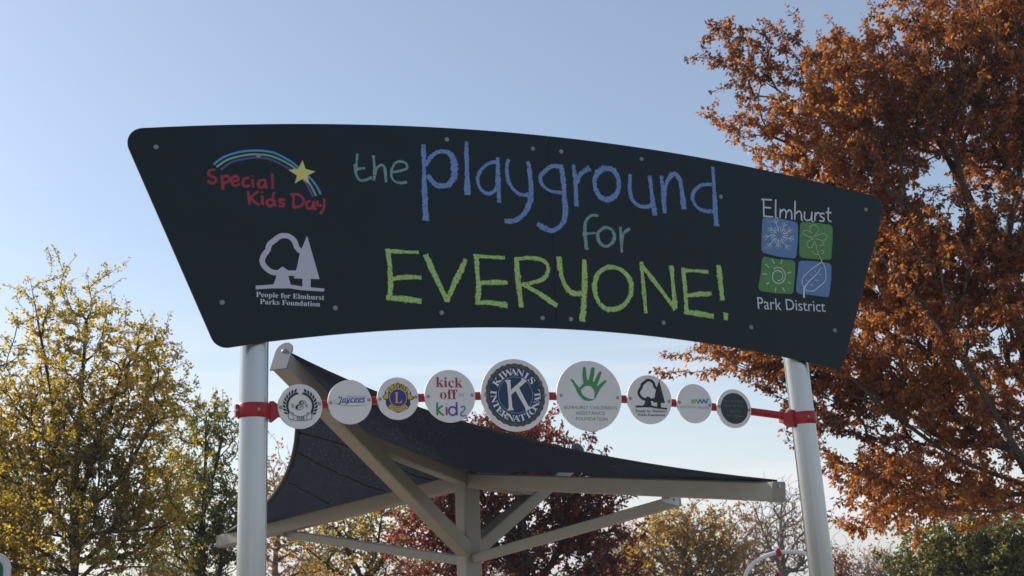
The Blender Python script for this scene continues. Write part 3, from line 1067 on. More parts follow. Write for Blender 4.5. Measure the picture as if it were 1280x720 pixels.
d.text('FOUNDATION', *S([(214, 592), (515, 597)]), m_handt, 4.2)
d.build('hand_emblem', b6)

# 7 trees
b7, c, R = plaque((784.4, 839.7, 469, 530), 'round white plaque with a black round tree and pine above serif text')
d = Draw(DO)


def S7b(pts):
    # the board's tree logo, moved and scaled to this plaque
    return [(780 + (150 + (x - 678) * 1.176) / 10.28, 464 + (100 + (y - 50) * 1.33 + (x - 678) * 0.03) / 10.28) for x, y in pts]


tree_logo(d, S7b, m_dark, 0.52)
d.text(serif('People for Elmhurst'), (781 + 140 / 10.28, 464 + 526 / 10.28), (780 + 550 / 10.28, 464 + 530 / 10.28), m_dark, 3.3)
d.text(serif('Parks Foundation'), (781 + 172 / 10.28, 464 + 575 / 10.28), (780 + 530 / 10.28, 464 + 578 / 10.28), m_dark, 3.2)
d.build('tree_emblem', b7)

# 8 mobility works
b8, c, R = plaque((846.5, 890, 480, 528.8), 'small round white plaque with green and blue zigzag mark')
d = Draw(DO)
S = lambda p: Z(843, 474, 10.91, p)
for q, m_ in [([(232, 330), (250, 275)], m_lime), ([(250, 275), (272, 330)], m_lime), ([(272, 330), (292, 272)], m_lime), ([(296, 275), (322, 330)], m_lime),
              ([(325, 330), (345, 272)], m_kblue), ([(348, 275), (375, 330)], m_kblue), ([(378, 330), (398, 272)], m_kblue), ([(402, 275), (425, 330)], m_kblue), ([(428, 330), (458, 268)], m_kblue)]:
    d.stroke(S(q), 2.0, m_)
d.text('mobility', *S([(75, 392), (300, 398)]), m_palegreen, 4.0)
d.text('works', *S([(318, 400), (470, 405)]), m_paleblue, 4.0)
d.build('zigzag_emblem', b8)

# 9 slate
b9, c, R = plaque((896.5, 939, 486.5, 534.8), 'small round plaque with dark slate face and pale rim next to right post')
d = Draw(DO)
d.disc(c, 0.80 * R, m_slate)
S = lambda p: Z(843, 474, 10.91, p)
for s, a, b in [('The Steidley', (655, 312), (945, 318)), ('Park of The', (680, 378), (940, 384)), ('Shared', (750, 448), (900, 454)), ('Foundation', (710, 512), (950, 518))]:
    d.text(s, *S([a, b]), m_slatetext, 3.4)
d.build('slate_face', b9)

# ------------------------------------------------------------------ cantilever shade canopy behind the arch
PB = at(586, 690, 13.0)
PX, PY = PB[0], PB[1]
P_top = at(585, 600, 13.0)
Rr, Ll = at(972, 615, 9.8), at(278, 677, 16.0)
Nn, Ff = at(352, 452, 10.0), at(724, 572, 15.0)
P_low = np.array([PX, PY, at(590, 692, 13.0)[2]])
hub = np.array([PX, PY, at(585, 601, 13.0)[2]])
canopy = thing('shade_canopy', 'almond steel shade structure with dark sail cloth stretched over four arms', 'canopy', (PX, PY, 0))
BW = 0.155
ang = 0.62
mb = MB()
mb.beam((PX, PY, 0), (PX, PY, hub[2] + 0.10), 0.2, 0.2, m_beam, up=(math.cos(ang), math.sin(ang), 0))
mb.build('mast', canopy)
mb = MB()
mb.beam((PX, PY, 0.0), (PX, PY, 0.025), 0.42, 0.42, m_zinc, up=(math.cos(ang), math.sin(ang), 0))
mb.build('base_plate', canopy)


def off(p, q, dist):
    v = np.asarray(q) - np.asarray(p)
    return np.asarray(p) + v / np.linalg.norm(v) * dist


for tip in (Rr, Ll):
    mb = MB()
    mb.beam(off(hub, tip, 0.11), tip, BW, BW, m_beam)
    mb.build('low_arm', canopy)
    mb = MB()
    v = (tip - hub) / np.linalg.norm(tip - hub)
    mb.beam(tip + v * 0.001, tip + v * 0.014, BW * 1.06, BW * 1.06, m_beam)
    mb.tube([tip + v * 0.014 + ZZ * 0.05, tip + v * 0.03 + ZZ * 0.05], 0.018, m_zinc, 10)
    mb.build('end_plate', canopy)
for tip, n in ((Nn, 'high_arm'), (Ff, 'high_arm')):
    mb = MB()
    mb.beam(off(P_low, tip, 0.10), tip, BW * 1.0, BW * 1.0, m_beam)
    mb.build('high_arm', canopy)
    v = (tip - P_low) / np.linalg.norm(tip - P_low)
    h = np.cross(v, ZZ)
    h /= np.linalg.norm(h)
    u = np.cross(h, v)
    mb = MB()
    prof = [(-0.085, -0.085), (0.085, -0.085), (0.085, 0.10)] + [(0.085 * math.cos(a), 0.10 + 0.085 * math.sin(a)) for a in np.linspace(0.2, math.pi - 0.2, 7)] + [(-0.085, 0.10)]
    mb.prism([tip + v * 0.002 + h * x + u * y for x, y in prof], v * 0.014, m_plate)
    o = mb.build('end_plate', canopy)
    b = MB()
    b.dome(tip + v * 0.016 + u * 0.10, v, 0.022, 0.012, m_bolt)
    b.build('bolt', o, smooth=True)
    # tie from the middle of the high arm to the mast head
    mid = P_low + (tip - P_low) * (0.66 if tip is Nn else 0.6)
    mb = MB()
    mb.beam(off(hub, mid, 0.10), off(mid, hub, 0.09), BW * 0.8, BW * 0.8, m_beam)
    mb.build('tie', canopy)
for tip, fr, zl in ((Rr, at(847, 626, 10.9), 700), (Ll, at(362, 668, 15.2), 702)):
    q = np.array([PX, PY, at(588, zl, 13.0)[2]])
    mb = MB()
    mb.beam(off(q, fr, 0.11), fr, 0.095, 0.095, m_beam)
    mb.build('brace', canopy)
    mb = MB()
    t_ = ((fr - hub) @ (tip - hub)) / ((tip - hub) @ (tip - hub))
    foot = hub + (tip - hub) * t_ - ZZ * BW * 0.5
    mb.beam(off(foot, fr, -0.02), fr - (foot - fr) * 0.1, 0.012, 0.09, m_zinc)
    ob = mb.build('brace_bracket', canopy)
    for k in (0.3, 0.7):
        b = MB()
        b.dome(foot + (fr - foot) * k - NA * 0.008, -NA, 0.012, 0.009, m_bolt)
        b.build('bolt', ob, smooth=True)

# sail cloth: two hypar halves that share the valley over the low arms
NV, NS = 44, 18


def valley(t):
    up = ZZ * (BW * 0.5 + 0.012)
    if t < 0.5:
        return Ll + (hub - Ll) * (t * 2) + up
    k = (t - 0.5) * 2
    return hub + (Rr - hub) * k + up + ZZ * 0.025 * math.sin(math.pi * k)


def half(tip, eL, eR, belly):
    V = []
    for i in range(NV + 1):
        t = i / NV
        v0 = valley(t)
        e = eL * max(0, 1 - 2 * t) ** 1.3 + eR * max(0, 2 * t - 1) ** 1.3
        for j in range(NS + 1):
            s = j / NS
            w = 4 * s * (1 - s)
            V.append(v0 + (tip - v0) * s + e * w + ZZ * belly * w * (1 - abs(2 * t - 1)) ** 0.7)
    return np.array(V)


tipN = Nn + np.array([0.02, 0.03, 0.10])
tipF = Ff + np.array([-0.02, -0.03, 0.10])
VN = half(tipN, np.array([0.44, -0.05, -0.13]), np.array([-0.20, 0.15, -0.13]), -0.04)
VF = half(tipF, np.array([0.4, -0.4, -0.10]), np.array([-0.55, -0.25, -0.18]), -0.03)
mb = MB()
fs = [[i*(NS+1)+j, (i+1)*(NS+1)+j, (i+1)*(NS+1)+j+1, i*(NS+1)+j+1] for i in range(NV) for j in range(NS)]
mb.add(VN, fs, m_cloth)
mb.add(VF, [f[::-1] for f in fs], m_cloth)
cl = mb.build('sail_cloth', canopy, smooth=True, fix=False)
for Vv in (VN, VF):
    for i in (0, NV):
        b = MB()
        b.tube([Vv[i*(NS+1)+j] - ZZ * 0.002 for j in range(NS + 1)], 0.022 if i == 0 else 0.010, m_hem, 8)
        b.build('hem', cl, smooth=True)
grid = []
for fi in np.linspace(0, NV - 1e-6, 220):
    for fj in np.linspace(0, NS - 1e-6, 110):
        i, j = int(fi), int(fj)
        u, v = fi - i, fj - j
        g = lambda a, b_: VN[(i + a) * (NS + 1) + j + b_]
        grid.append((g(0, 0) * (1 - v) + g(0, 1) * v) * (1 - u) + (g(1, 0) * (1 - v) + g(1, 1) * v) * u)
grid = np.array(grid)
dd_ = grid - CAM
kk_ = dd_ @ FWD
gpx = np.c_[640 + FPX * (dd_ @ RIGHT) / kk_, 360 - FPX * (dd_ @ UP) / kk_]
for line in ([(374, 566), (405, 583), (440, 599), (482, 614)], [(362, 603), (385, 615), (410, 629)], [(372, 540), (430, 556), (500, 588), (540, 600)]):
    pts = [grid[np.argmin(((gpx - p) ** 2).sum(1))] - ZZ * 0.004 for p in spline(line, n=5)]
    q = MB()
    q.tube(pts, 0.007, m_hem, 6)
    q.build('seam', cl, smooth=True)

# ------------------------------------------------------------------ white play hoop and the green sign at the edge
HY = 13.0
lA, lB = at(931, 722, HY), at(1041, 722, HY)
apx = at(985, 689.5, HY)
cxh, rh = (lA[0] + lB[0]) / 2, (lB[0] - lA[0]) / 2
hoop = thing('play_hoop', 'white pipe hoop with a red collar standing behind the right post', 'play hoop', (cxh, HY, 0))
zc = apx[2] - rh * 0.62
mb = MB()
pts = [(cxh - rh, HY, 0), (cxh - rh, HY, zc * 0.5)] + [(cxh - rh * math.cos(a), HY, zc + rh * 0.62 * math.sin(a)) for a in np.linspace(0, math.pi, 30)] + [(cxh + rh, HY, zc * 0.5), (cxh + rh, HY, 0)]
mb.tube(pts, 0.021, m_whitepipe, 14)
mb.build('pipe', hoop, smooth=True)
ca = at(973, 691.5, HY)
mb = MB()
mb.tube([ca + (-0.026, 0, -0.006), ca + (-0.022, 0, -0.005), ca + (0.022, 0, 0.005), ca + (0.026, 0, 0.006)], [0.026, 0.038, 0.038, 0.026], m_redpaint, 16)
mb.prism([ca + (-0.018, -0.012, 0.034), ca + (0.018, -0.012, 0.036), ca + (0.012, -0.012, 0.052), ca + (-0.012, -0.012, 0.050)], (0, 0.024, 0), m_redpaint)
mb.build('collar', hoop, smooth=True)
cz = at(972.5, 719.5, HY)
mb = MB()
mb.tube([cz + (0, 0, -0.5), cz + (0, 0, 0.0)], 0.02, m_redpaint, 12)
mb.dome(cz, ZZ + NA * 0.001, 0.032, 0.03, m_redpaint)
mb.tube([cz + (-rh + 0.06, 0, -0.5), cz + (rh - 0.02, 0, -0.5)], 0.018, m_redpaint, 12)
mb.build('knob', hoop, smooth=True)

GY = 8.0
g0, g1 = at(-100, 860, GY), at(13.5, 690.5, GY)
gs = thing('playground_sign', 'green panel with a pale rounded border at the left edge', 'panel', ((g0[0] + g1[0]) / 2, GY, 0))


def rr(x0, x1, z0, z1, r, y):
    return [np.array([p[0], y, p[1]]) for p in rounded([(x0, z0), (x1, z0), (x1, z1), (x0, z1)], [r] * 4, 8)]


mb = MB()
mb.prism(rr(g0[0], g1[0], g0[2], g1[2], 0.10, GY), (0, 0.02, 0), m_signwhite)
mb.build('border_panel', gs)
mb = MB()
mb.prism(rr(g0[0] + 0.042, g1[0] - 0.042, g0[2] + 0.042, g1[2] - 0.042, 0.065, GY - 0.005), (0, 0.004, 0), m_signgreen)
mb.build('face', gs)
for s in (0.2, 0.8):
    x = g0[0] + (g1[0] - g0[0]) * s
    mb = MB()
    mb.tube([(x, GY + 0.055, 0), (x, GY + 0.055, g1[2] - 0.12)], 0.033, m_post, 16)
    mb.build('leg', gs, smooth=True)

# ------------------------------------------------------------------ trees


def tree_mesh(name, V, Fq, m, parent, colours=None, smooth=False):
    org = parent_origin(parent)
    me = bpy.data.meshes.new(name)
    V = np.asarray(V, np.float32) - org.astype(np.float32)
    nv, nf = len(V), len(Fq)
    me.vertices.add(nv)
    me.vertices.foreach_set('co', V.ravel())
    me.loops.add(nf * 4)
    me.loops.foreach_set('vertex_index', np.asarray(Fq, np.int32).ravel())
    me.polygons.add(nf)
    me.polygons.foreach_set('loop_start', np.arange(nf, dtype=np.int32) * 4)
    me.polygons.foreach_set('loop_total', np.full(nf, 4, np.int32))
    if colours is not None:
        ca_ = me.color_attributes.new('leaf_colour', 'FLOAT_COLOR', 'POINT')
        ca_.data.foreach_set('color', np.c_[colours, np.ones(len(colours))].astype(np.float32).ravel())
    me.materials.append(m)
    me.update(calc_edges=True)
    if smooth:
        me.polygons.foreach_set('use_smooth', np.ones(nf, bool))
    o = bpy.data.objects.new(name, me)
    COL.objects.link(o)
    o.parent = parent
    return o


def noise3(P, freq, seed):
    """cheap smooth noise, about -1..1"""
    r = np.random.default_rng(seed)
    out = np.zeros(len(P))
    for k in range(5):
        v = r.normal(0, 1, 3) * freq * (0.7 + 0.4 * k)
        out += np.sin(P @ v + r.uniform(0, 6.28)) / (1 + 0.4 * k)
    return out / 2.4


def grow(init, par, A, beta, rng, lift, step):
    pos = list(init)
    parent = list(par)
    plen = [0.0]
    for i in range(1, len(pos)):
        plen.append(plen[parent[i]] + np.linalg.norm(pos[i] - pos[parent[i]]))
    cap = len(pos) + len(A) * 40
    Pn = np.zeros((cap, 3))
    Pn[:len(pos)] = pos
    Ln = np.zeros(cap)
    Ln[:len(pos)] = plen
    n = len(pos)
    dirs = np.zeros((cap, 3))
    for i in range(1, n):
        dirs[i] = Pn[i] - Pn[parent[i]]
        dirs[i] /= np.linalg.norm(dirs[i]) + 1e-9
    dirs[0] = (0, 0, 1)
    for a in A:
        dv = a - Pn[:n]
        dist = np.linalg.norm(dv, axis=1)
        cosv = np.einsum('ij,ij->i', dv, dirs[:n]) / (dist + 1e-9)
        cost = dist * (1.25 - 0.45 * cosv) + beta * Ln[:n] + lift * np.maximum(0, Pn[:n, 2] - a[2] + 0.15 * dist)
        j = int(np.argmin(cost))
        d = dist[j]
        if d < step * 0.4:
            continue
        c = Pn[j] + dirs[j] * d * 0.35 + (a - Pn[j]) * 0.25 + np.array([0, 0, -0.04 * d])
        k = max(2, min(38, int(d / step) + 1))
        prev = j
        p0 = Pn[j].copy()
        for q in range(1, k + 1):
            t = q / k
            p = p0 * (1 - t) ** 2 + c * 2 * t * (1 - t) + a * t * t
            if q < k:
                p = p + rng.normal(0, 0.045 * d / k, 3)
            Pn[n] = p
            parent.append(prev)
            Ln[n] = Ln[prev] + np.linalg.norm(p - Pn[prev])
            v = p - Pn[prev]
            dirs[n] = v / (np.linalg.norm(v) + 1e-9)
            prev = n
            n += 1
    return Pn[:n], np.array(parent[:n]), dirs[:n]


def make_tree(name, label, D, base_px, blobs, n_clump, per_clump, n_leaf, leaf, palette, group=None, cat='tree', stems=None, spread=0.35, flat=0.5,
              beta=0.25, lift=0.6, rtip=0.006, droop=0.4, seed=1, bark=None, trunk_r=None, mat_leaf=None, inner=0.5, xdepth=0.8, step=0.25, twig=2, hue=0.8, leafw=0.55):
    r = np.random.default_rng(seed)
    base = at(base_px, 700, D)
    base[2] = 0
    root = thing(name, label, cat, base, group)
    # crown: ellipsoids given as (px, py, radius x px, radius y px, depth offset m)
    E = []
    for b in blobs:
        c = at(b[0], b[1], D + b[4])
        s = (D + b[4]) / FPX
        E.append((c, np.array([b[2] * s, b[2] * s * xdepth, b[3] * s])))
    vol = np.array([np.prod(e[1]) ** 0.62 for e in E])
    pick = r.choice(len(E), n_clump, p=vol / vol.sum())
    u = r.normal(0, 1, (n_clump, 3))
    u /= np.linalg.norm(u, axis=1)[:, None]
    rad = inner + (1 - inner) * r.uniform(0, 1, n_clump) ** 0.6
    rad *= r.uniform(0.55, 1.0, n_clump) ** 0.4
    cl = np.array([E[k][0] + u[i] * E[k][1] * rad[i] for i, k in enumerate(pick)])
    cl[:, 2] = np.maximum(cl[:, 2], 0.8)
    order = np.argsort(np.linalg.norm((cl - base) * (1, 1, 0.6), axis=1))
    cl = cl[order]
    # main stems
    init, par = [base.copy()], [-1]
    if stems is None:
        stems = [(base_px, None)]
    for st in stems:
        prev = 0
        pts = [base] + [at(px, py, D + dz) for px, py, dz in st]
        pts = spline(pts, n=6)
        for p in pts[1:]:
            init.append(np.asarray(p))
            par.append(prev)
            prev = len(init) - 1
    P1, par1, _ = grow(init, par, cl, beta, r, lift, step)
    if per_clump:
        tw = np.repeat(cl, per_clump, axis=0) + r.normal(0, 1, (n_clump * per_clump, 3)) * spread * np.array([1, 1, flat])
        tw[:, 2] = np.maximum(tw[:, 2], 0.5)
        P, pa, dr = grow(list(P1), list(par1), tw, beta * 0.6, r, lift * 0.5, step * 0.7)
    else:
        P, pa, dr = grow(list(P1), list(par1), [], beta, r, lift, step)
    n = len(P)
    cnt = np.zeros(n)
    haschild = np.zeros(n, bool)
    haschild[pa[1:]] = True
    cnt[~haschild] = 1
    for i in range(n - 1, 0, -1):
        cnt[pa[i]] += cnt[i]
    rr_ = rtip * np.maximum(cnt, 1) ** 0.46
    if trunk_r:
        rr_ = rr_ * 1.0
        big = rr_ > rtip * 4
        k = (trunk_r - rtip * 4) / max(1e-6, rr_.max() - rtip * 4)
        rr_[big] = rtip * 4 + (rr_[big] - rtip * 4) * k
    # branch tubes: one short prism per segment
    idx = np.arange(1, n)
    a, b = P[pa[idx]], P[idx]
    d0, d1 = dr[pa[idx]], dr[idx]
    same = np.einsum('ij,ij->i', d0, d1) > 0.75
    d0 = np.where(same[:, None], d0, d1)
    r1 = rr_[idx]
    r0 = np.minimum(rr_[pa[idx]], r1 * 1.35)
    for kk_, sel in ((4, r1 < rtip * 3), (9, r1 >= rtip * 3)):
        pass
    parts = []
    Vs, Fs = [], []
    nb = 0
    for kk_, sel in ((3, r1 < rtip * 2.5), (8, r1 >= rtip * 2.5)):
        if not sel.any():
            continue
        m = sel.sum()

        def ringv(c, dv, rad):
            ref = np.where(np.abs(dv[:, 2:3]) < 0.95, np.array([[0, 0, 1.]]), np.array([[0, 1., 0]]))
            s = np.cross(dv, ref)
            s /= np.linalg.norm(s, axis=1)[:, None] + 1e-9
            t = np.cross(dv, s)
            an = np.arange(kk_) * 2 * math.pi / kk_
            return c[:, None, :] + rad[:, None, None] * (np.cos(an)[None, :, None] * s[:, None, :] + np.sin(an)[None, :, None] * t[:, None, :])
        R0, R1_ = ringv(a[sel], d0[sel], r0[sel]), ringv(b[sel], d1[sel], r1[sel])
        V = np.concatenate([R0, R1_], axis=1).reshape(-1, 3)
        j = np.arange(kk_)
        q = np.stack([j, (j + 1) % kk_, kk_ + (j + 1) % kk_, kk_ + j], axis=1)
        Fq = (np.arange(m) * 2 * kk_)[:, None, None] + q[None]
        Vs.append(V)
        Fs.append(Fq.reshape(-1, 4) + nb)
        nb += len(V)
    tree_mesh('trunk', np.concatenate(Vs), np.concatenate(Fs), bark or m_bark, root, smooth=True)
    # leaves
    if n_leaf:
        thin = np.where((cnt <= twig) & (np.arange(n) > len(init)))[0]
        pk = thin[r.integers(0, len(thin), n_leaf)]
        f = r.uniform(0, 1, n_leaf)[:, None]
        pos = P[pa[pk]] * (1 - f) + P[pk] * f + r.normal(0, leaf * 0.45, (n_leaf, 3))
        ax = dr[pk] * 0.5 + r.normal(0, 0.55, (n_leaf, 3)) + np.array([0, 0, -droop])
        ax /= np.linalg.norm(ax, axis=1)[:, None]
        sd = np.cross(ax, r.normal(0, 1, (n_leaf, 3)))
        sd /= np.linalg.norm(sd, axis=1)[:, None]
        nm = np.cross(ax, sd)
        L = leaf * r.uniform(0.65, 1.3, n_leaf)[:, None]
        Wd = L * leafw * r.uniform(0.7, 1.2, n_leaf)[:, None]
        cup = L * r.uniform(-0.1, 0.22, n_leaf)[:, None]
        v0 = pos
        v1 = pos + ax * L * 0.45 + sd * Wd * 0.5 + nm * cup
        v2 = pos + ax * L
        v3 = pos + ax * L * 0.45 - sd * Wd * 0.5 + nm * cup
        V = np.stack([v0, v1, v2, v3], axis=1).reshape(-1, 3)
        Fq = np.arange(n_leaf * 4).reshape(-1, 4)
        pal = np.array(palette)
        g = noise3(pos, 1.1, seed) * hue + r.normal(0, 0.45, n_leaf)
        x = np.clip((g * 0.5 + 0.5) * (len(pal) - 1), 0, len(pal) - 1.001)
        i0 = x.astype(int)
        fr = (x - i0)[:, None]
        c = pal[i0] * (1 - fr) + pal[np.minimum(i0 + 1, len(pal) - 1)] * fr
        c = c * r.uniform(0.72, 1.25, n_leaf)[:, None]
        tree_mesh('crown', V, Fq, mat_leaf or m_leaf, root, np.repeat(np.clip(c, 0, 1), 4, axis=0))
    return root


ORANGE = [(0.064, 0.026, 0.014), (0.13, 0.045, 0.016), (0.23, 0.079, 0.020), (0.33, 0.130, 0.028), (0.20, 0.090, 0.035), (0.42, 0.20, 0.055)]
YELLOW = [(0.095, 0.092, 0.020), (0.17, 0.145, 0.026), (0.28, 0.215, 0.032), (0.40, 0.295, 0.040), (0.22, 0.185, 0.032), (0.48, 0.36, 0.058)]
GREEN = [(0.060, 0.070, 0.022), (0.095, 0.105, 0.028), (0.14, 0.14, 0.034), (0.20, 0.175, 0.040)]
MAROON = [(0.050, 0.012, 0.014), (0.085, 0.018, 0.016), (0.13, 0.028, 0.020), (0.20, 0.045, 0.022), (0.26, 0.07, 0.025)]
GOLD = [(0.13, 0.098, 0.028), (0.21, 0.155, 0.042), (0.30, 0.205, 0.052), (0.36, 0.215, 0.055), (0.18, 0.145, 0.042)]
RUSSET = [(0.16, 0.075, 0.045), (0.24, 0.10, 0.05), (0.30, 0.14, 0.06)]

make_tree('oak_tree', 'big rust orange oak filling the right side behind the board', 16.0, 1345,
          [(1290, -40, 190, 140, 0.5), (1240, 40, 90, 60, -0.4), (1160, 110, 165, 120, -0.5), (1025, 135, 80, 72, 0), (950, 75, 30, 36, 0.2), (955, 150, 24, 40, -0.2), (1225, 340, 180, 150, -0.5), (1060, 290, 115, 110, 0.3), (1090, 190, 100, 80, -0.3), (1000, 200, 48, 40, 0.2),
           (1020, 445, 95, 50, -0.2), (925, 442, 66, 24, 0.3), (1130, 490, 92, 56, 0), (1110, 588, 54, 26, -0.4), (1215, 612, 100, 34, 0.3), (1380, 230, 110, 190, 1.0), (1045, 510, 36, 40, 0.3), (1055, 70, 52, 40, 0), (1250, 490, 90, 50, 0.4), (1130, 385, 90, 60, 0.4), (1250, 160, 120, 110, 0.2), (1072, 552, 26, 14, 0), (1135, 632, 58, 16, -0.3), (880, 436, 24, 7, 0.3), (1255, 545, 62, 36, -0.2), (1190, 545, 50, 26, 0.2), (908, 52, 14, 18, 0.2)],
          740, 12, 275000, 0.064, ORANGE, stems=[[(1335, 650, 0), (1300, 615, -0.2), (1200, 575, -0.3), (1120, 520, -0.5), (1060, 470, -0.6)], [(1335, 640, 0.1), (1300, 520, 0.3), (1250, 330, 0.2), (1170, 170, 0)],
                                                [(1340, 640, 0.3), (1345, 450, 0.6), (1340, 200, 0.8)], [(1335, 650, -0.2), (1270, 560, -0.9), (1190, 430, -0.9), (1085, 300, -0.4), (1000, 190, 0)], [(1320, 640, 0), (1240, 640, -0.5), (1140, 632, -0.7)]],
          spread=0.29, flat=0.6, beta=0.22, lift=0.5, rtip=0.0042, droop=0.5, seed=3, trunk_r=0.12, inner=0.12, xdepth=0.72, step=0.28, twig=3)

make_tree('maple_tree', 'tall yellow maple with upswept twigs left of the left post', 18.0, 95,
          [(50, 400, 22, 60, 0.2), (40, 350, 9, 30, 0.2), (108, 400, 26, 55, -0.2), (120, 385, 12, 28, 0.1), (165, 440, 30, 50, 0.3), (120, 520, 100, 110, 0), (40, 560, 90, 120, 0.6), (195, 500, 38, 55, -0.3), (120, 640, 110, 100, -0.2), (20, 690, 90, 80, 0.3), (185, 620, 45, 80, 0.5)],
          300, 13, 58000, 0.060, YELLOW, stems=[[(95, 620, 0), (100, 520, 0.1), (108, 400, 0)], [(92, 660, 0), (75, 560, 0.3), (58, 460, 0.3), (38, 350, 0.2)], [(100, 640, 0), (130, 540, -0.3), (160, 440, 0)], [(90, 680, 0.1), (40, 620, 0.6), (-10, 540, 0.9)], [(100, 670, -0.2), (150, 600, -0.5), (200, 510, -0.4)]],
          spread=0.22, flat=1.4, beta=0.10, lift=1.2, rtip=0.0045, droop=0.25, seed=8, trunk_r=0.10, inner=0.2, xdepth=0.6, step=0.25, twig=3)

make_tree('maple_tree', 'yellow maple cut off by the left edge behind the tall maple', 21.0, -40,
          [(-20, 520, 55, 100, 0), (-60, 640, 110, 110, 0), (10, 650, 50, 80, 0)],
          80, 12, 11000, 0.085, YELLOW, stems=[[(-40, 620, 0), (-30, 520, 0), (-15, 440, 0)], [(-40, 650, 0), (-80, 580, 0)]],
          spread=0.3, flat=1.0, beta=0.1, lift=1.1, rtip=0.006, seed=21, trunk_r=0.14, inner=0.2)

make_tree('slender_tree', 'slender green tree with sparse crown just left of the left post', 24.0, 254,
          [(258, 525, 30, 28, 0), (275, 560, 28, 40, 0), (240, 560, 22, 30, 0.3), (262, 620, 38, 55, 0), (255, 690, 55, 50, 0), (285, 650, 26, 50, 0.4), (220, 660, 30, 50, -0.4)],
          95, 11, 12500, 0.078, GREEN, stems=[[(254, 660, 0), (256, 600, 0), (258, 510, 0)], [(254, 640, 0), (268, 590, 0), (278, 545, 0)]],
          spread=0.30, flat=0.9, beta=0.12, lift=0.9, rtip=0.006, seed=31, trunk_r=0.09, xdepth=0.6, inner=0.25)

make_tree('red_maple_tree', 'dark maroon maple rising behind the shade canopy mast', 27.0, 655,
          [(640, 640, 110, 105, 0), (680, 575, 48, 58, 0.5), (600, 580, 50, 50, 0), (560, 650, 62, 75, 0), (725, 650, 42, 52, 0), (745, 700, 36, 40, -0.3), (630, 560, 50, 40, 0.2), (720, 590, 25, 30, 0)],
          220, 12, 36000, 0.105, MAROON, stems=[[(652, 660, 0), (655, 600, 0), (665, 540, 0)], [(652, 690, 0), (610, 630, 0), (580, 580, 0)], [(655, 690, 0), (700, 640, 0), (735, 600, 0)]],
          spread=0.42, flat=0.6, beta=0.2, lift=0.6, rtip=0.008, seed=41, trunk_r=0.2, inner=0.25)

make_tree('elm_tree', 'olive yellow tree with dark forked limbs seen below the left arm', 32.0, 452,
          [(455, 660, 62, 32, 0), (500, 650, 30, 40, 0.5), (410, 680, 32, 34, 0), (455, 720, 90, 36, 0)],
          80, 10, 5200, 0.12, [GOLD[0], GOLD[1], (0.13, 0.14, 0.03), GOLD[2], GOLD[3]], stems=[[(456, 730, 0), (470, 690, 0), (478, 640, 0)], [(454, 735, 0), (440, 700, 0), (420, 660, 0)], [(455, 735, 0), (500, 680, 0)]],
          spread=0.5, flat=0.6, beta=0.15, lift=0.6, rtip=0.008, seed=51, trunk_r=0.19, inner=0.3)

make_tree('russet_tree', 'thin russet tree between the left post and the cloth edge', 36.0, 345,
          [(345, 640, 44, 70, 0), (330, 600, 28, 40, 0), (360, 690, 55, 40, 0)],
          70, 12, 2600, 0.12, RUSSET, stems=[[(345, 660, 0), (342, 590, 0)], [(345, 690, 0), (362, 630, 0)]],
          spread=0.5, flat=0.9, beta=0.08, lift=1.6, rtip=0.007, seed=61, trunk_r=0.11, inner=0.2, bark=m_barkgrey)

make_tree('golden_tree', 'round golden tree under the right canopy arm', 40.0, 855,
          [(855, 690, 72, 52, 0), (840, 660, 42, 30, 0), (880, 670, 36, 36, 0.4), (905, 705, 30, 35, 0), (800, 715, 40, 30, 0)],
          150, 11, 10500, 0.13, GOLD, stems=[[(856, 720, 0), (858, 680, 0), (860, 645, 0)], [(855, 735, 0), (830, 695, 0)], [(855, 735, 0), (885, 690, 0)]],
          spread=0.55, flat=0.8, beta=0.12, lift=1.2, rtip=0.009, seed=71, trunk_r=0.18, xdepth=0.6, inner=0.25, bark=m_barkgrey)

make_tree('bare_tree', 'tall bare grey tree with fine twigs between the hoop and right post', 38.0, 978,
          [(978, 660, 50, 58, 0), (985, 630, 28, 30, 0), (1000, 680, 50, 50, 0)],
          150, 12, 450, 0.11, RUSSET, stems=[[(978, 690, 0), (976, 650, 0), (980, 605, 0)], [(978, 720, 0), (960, 680, 0), (945, 640, 0)], [(978, 715, 0), (1000, 670, 0)]],
          spread=0.34, flat=1.0, beta=0.06, lift=2.0, rtip=0.006, seed=81, trunk_r=0.13, inner=0.15, bark=m_barkgrey)

make_tree('bare_tree', 'half bare russet tree between the golden tree and the hoop', 42.0, 930,
          [(930, 690, 30, 40, 0), (938, 670, 20, 28, 0), (950, 715, 40, 25, 0)],
          80, 12, 1700, 0.12, RUSSET, stems=[[(930, 710, 0), (932, 660, 0)]],
          spread=0.36, flat=1.0, beta=0.08, lift=1.8, rtip=0.006, seed=91, trunk_r=0.11, inner=0.2, bark=m_barkgrey)

make_tree('bare_tree', 'pale leafless tree between the maroon maple and golden tree', 50.0, 790,
          [(785, 690, 30, 40, 0), (770, 680, 20, 34, 0)],
          70, 11, 500, 0.16, GOLD, stems=[[(788, 700, 0), (785, 655, 0)]],
          spread=0.36, flat=1.1, beta=0.06, lift=1.8, rtip=0.006, seed=101, trunk_r=0.11, inner=0.15, bark=m_barkgrey)

make_tree('evergreen_tree', 'bushy dark green tree below the rust orange oak', 24.0, 1215,
          [(1215, 700, 80, 42, 0), (1190, 680, 42, 28, 0), (1250, 690, 50, 40, 0.3), (1165, 715, 40, 26, 0), (1290, 710, 60, 45, 0)],
          150, 12, 20000, 0.09, GREEN, stems=[[(1215, 710, 0), (1216, 675, 0)], [(1215, 730, 0), (1180, 690, 0)], [(1215, 730, 0), (1250, 690, 0)]],
          spread=0.35, flat=0.8, beta=0.12, lift=0.6, rtip=0.008, seed=111, trunk_r=0.14, inner=0.3)

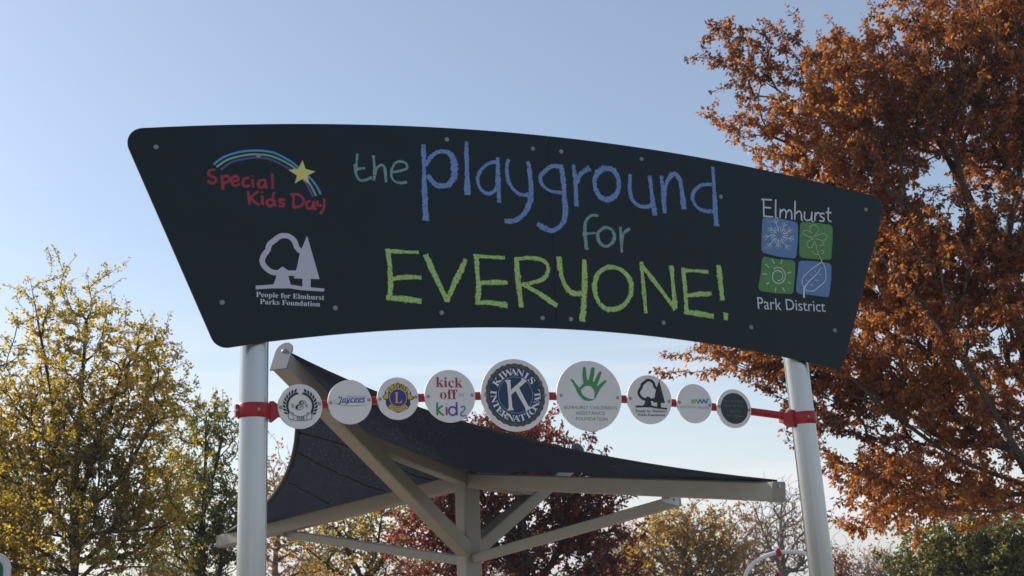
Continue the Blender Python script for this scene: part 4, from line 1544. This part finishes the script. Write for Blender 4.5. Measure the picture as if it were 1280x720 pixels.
make_tree('russet_tree', 'small russet tree just right of the right post', 40.0, 1052,
          [(1056, 716, 14, 22, 0), (1042, 712, 14, 22, 0)],
          40, 11, 900, 0.12, RUSSET, stems=[[(1052, 715, 0), (1050, 695, 0)]],
          spread=0.25, flat=1.0, beta=0.05, lift=1.6, rtip=0.006, seed=121, trunk_r=0.12, inner=0.2, bark=m_barkgrey)

far = [(1085, 700, 26, 'faint bare tree just right of the small russet tree by the right post'), (1112, 695, 30, 'faint bare tree at the left edge of the dark green tree'),
       (395, 705, 46, 'distant brown tree low under the left brace'), (520, 700, 50, 'distant brown tree low between elm and maroon maple'),
       (205, 700, 56, 'distant brown tree behind the slender green tree'), (745, 706, 40, 'distant brown tree low behind the maroon maple edge'), (640, 706, 60, 'distant brown tree low behind the canopy mast')]
for i, (x, y, rx, lab) in enumerate(far):
    make_tree('distant_tree', lab, 62.0, x, [(x, y + 16, rx, 20, 0), (x + 6, y + 10, rx * 0.6, 20, 0)], 60, 9, 500 if i < 2 else 1100, 0.17, RUSSET if i < 2 else GOLD[:2] + RUSSET,
              stems=[[(x, y + 10, 0), (x + 2, y - 16, 0)]], group='trees far across the park', spread=0.4, flat=1.0, beta=0.04, lift=1.8, rtip=0.009, seed=140 + i, trunk_r=0.2, inner=0.15, bark=m_barkgrey)

# ------------------------------------------------------------------ autumn haze over the park
hz = bpy.data.materials.new('haze_air')
hz.use_nodes = True
t = hz.node_tree
t.nodes.clear()
o_ = t.nodes.new('ShaderNodeOutputMaterial')
pv = t.nodes.new('ShaderNodeVolumePrincipled')
pv.inputs['Color'].default_value = (0.86, 0.91, 1.0, 1)
pv.inputs['Density'].default_value = 0.0007
t.links.new(pv.outputs[0], o_.inputs['Volume'])
mb = MB()
x0, x1, y0, y1, z0, z1 = -405, 405, -85, 605, -1.0, 14.5
mb.prism([(x0, y0, z0), (x1, y0, z0), (x1, y1, z0), (x0, y1, z0)], (0, 0, z1 - z0), hz)
ho = mb.build('haze')
ho['kind'] = 'stuff'
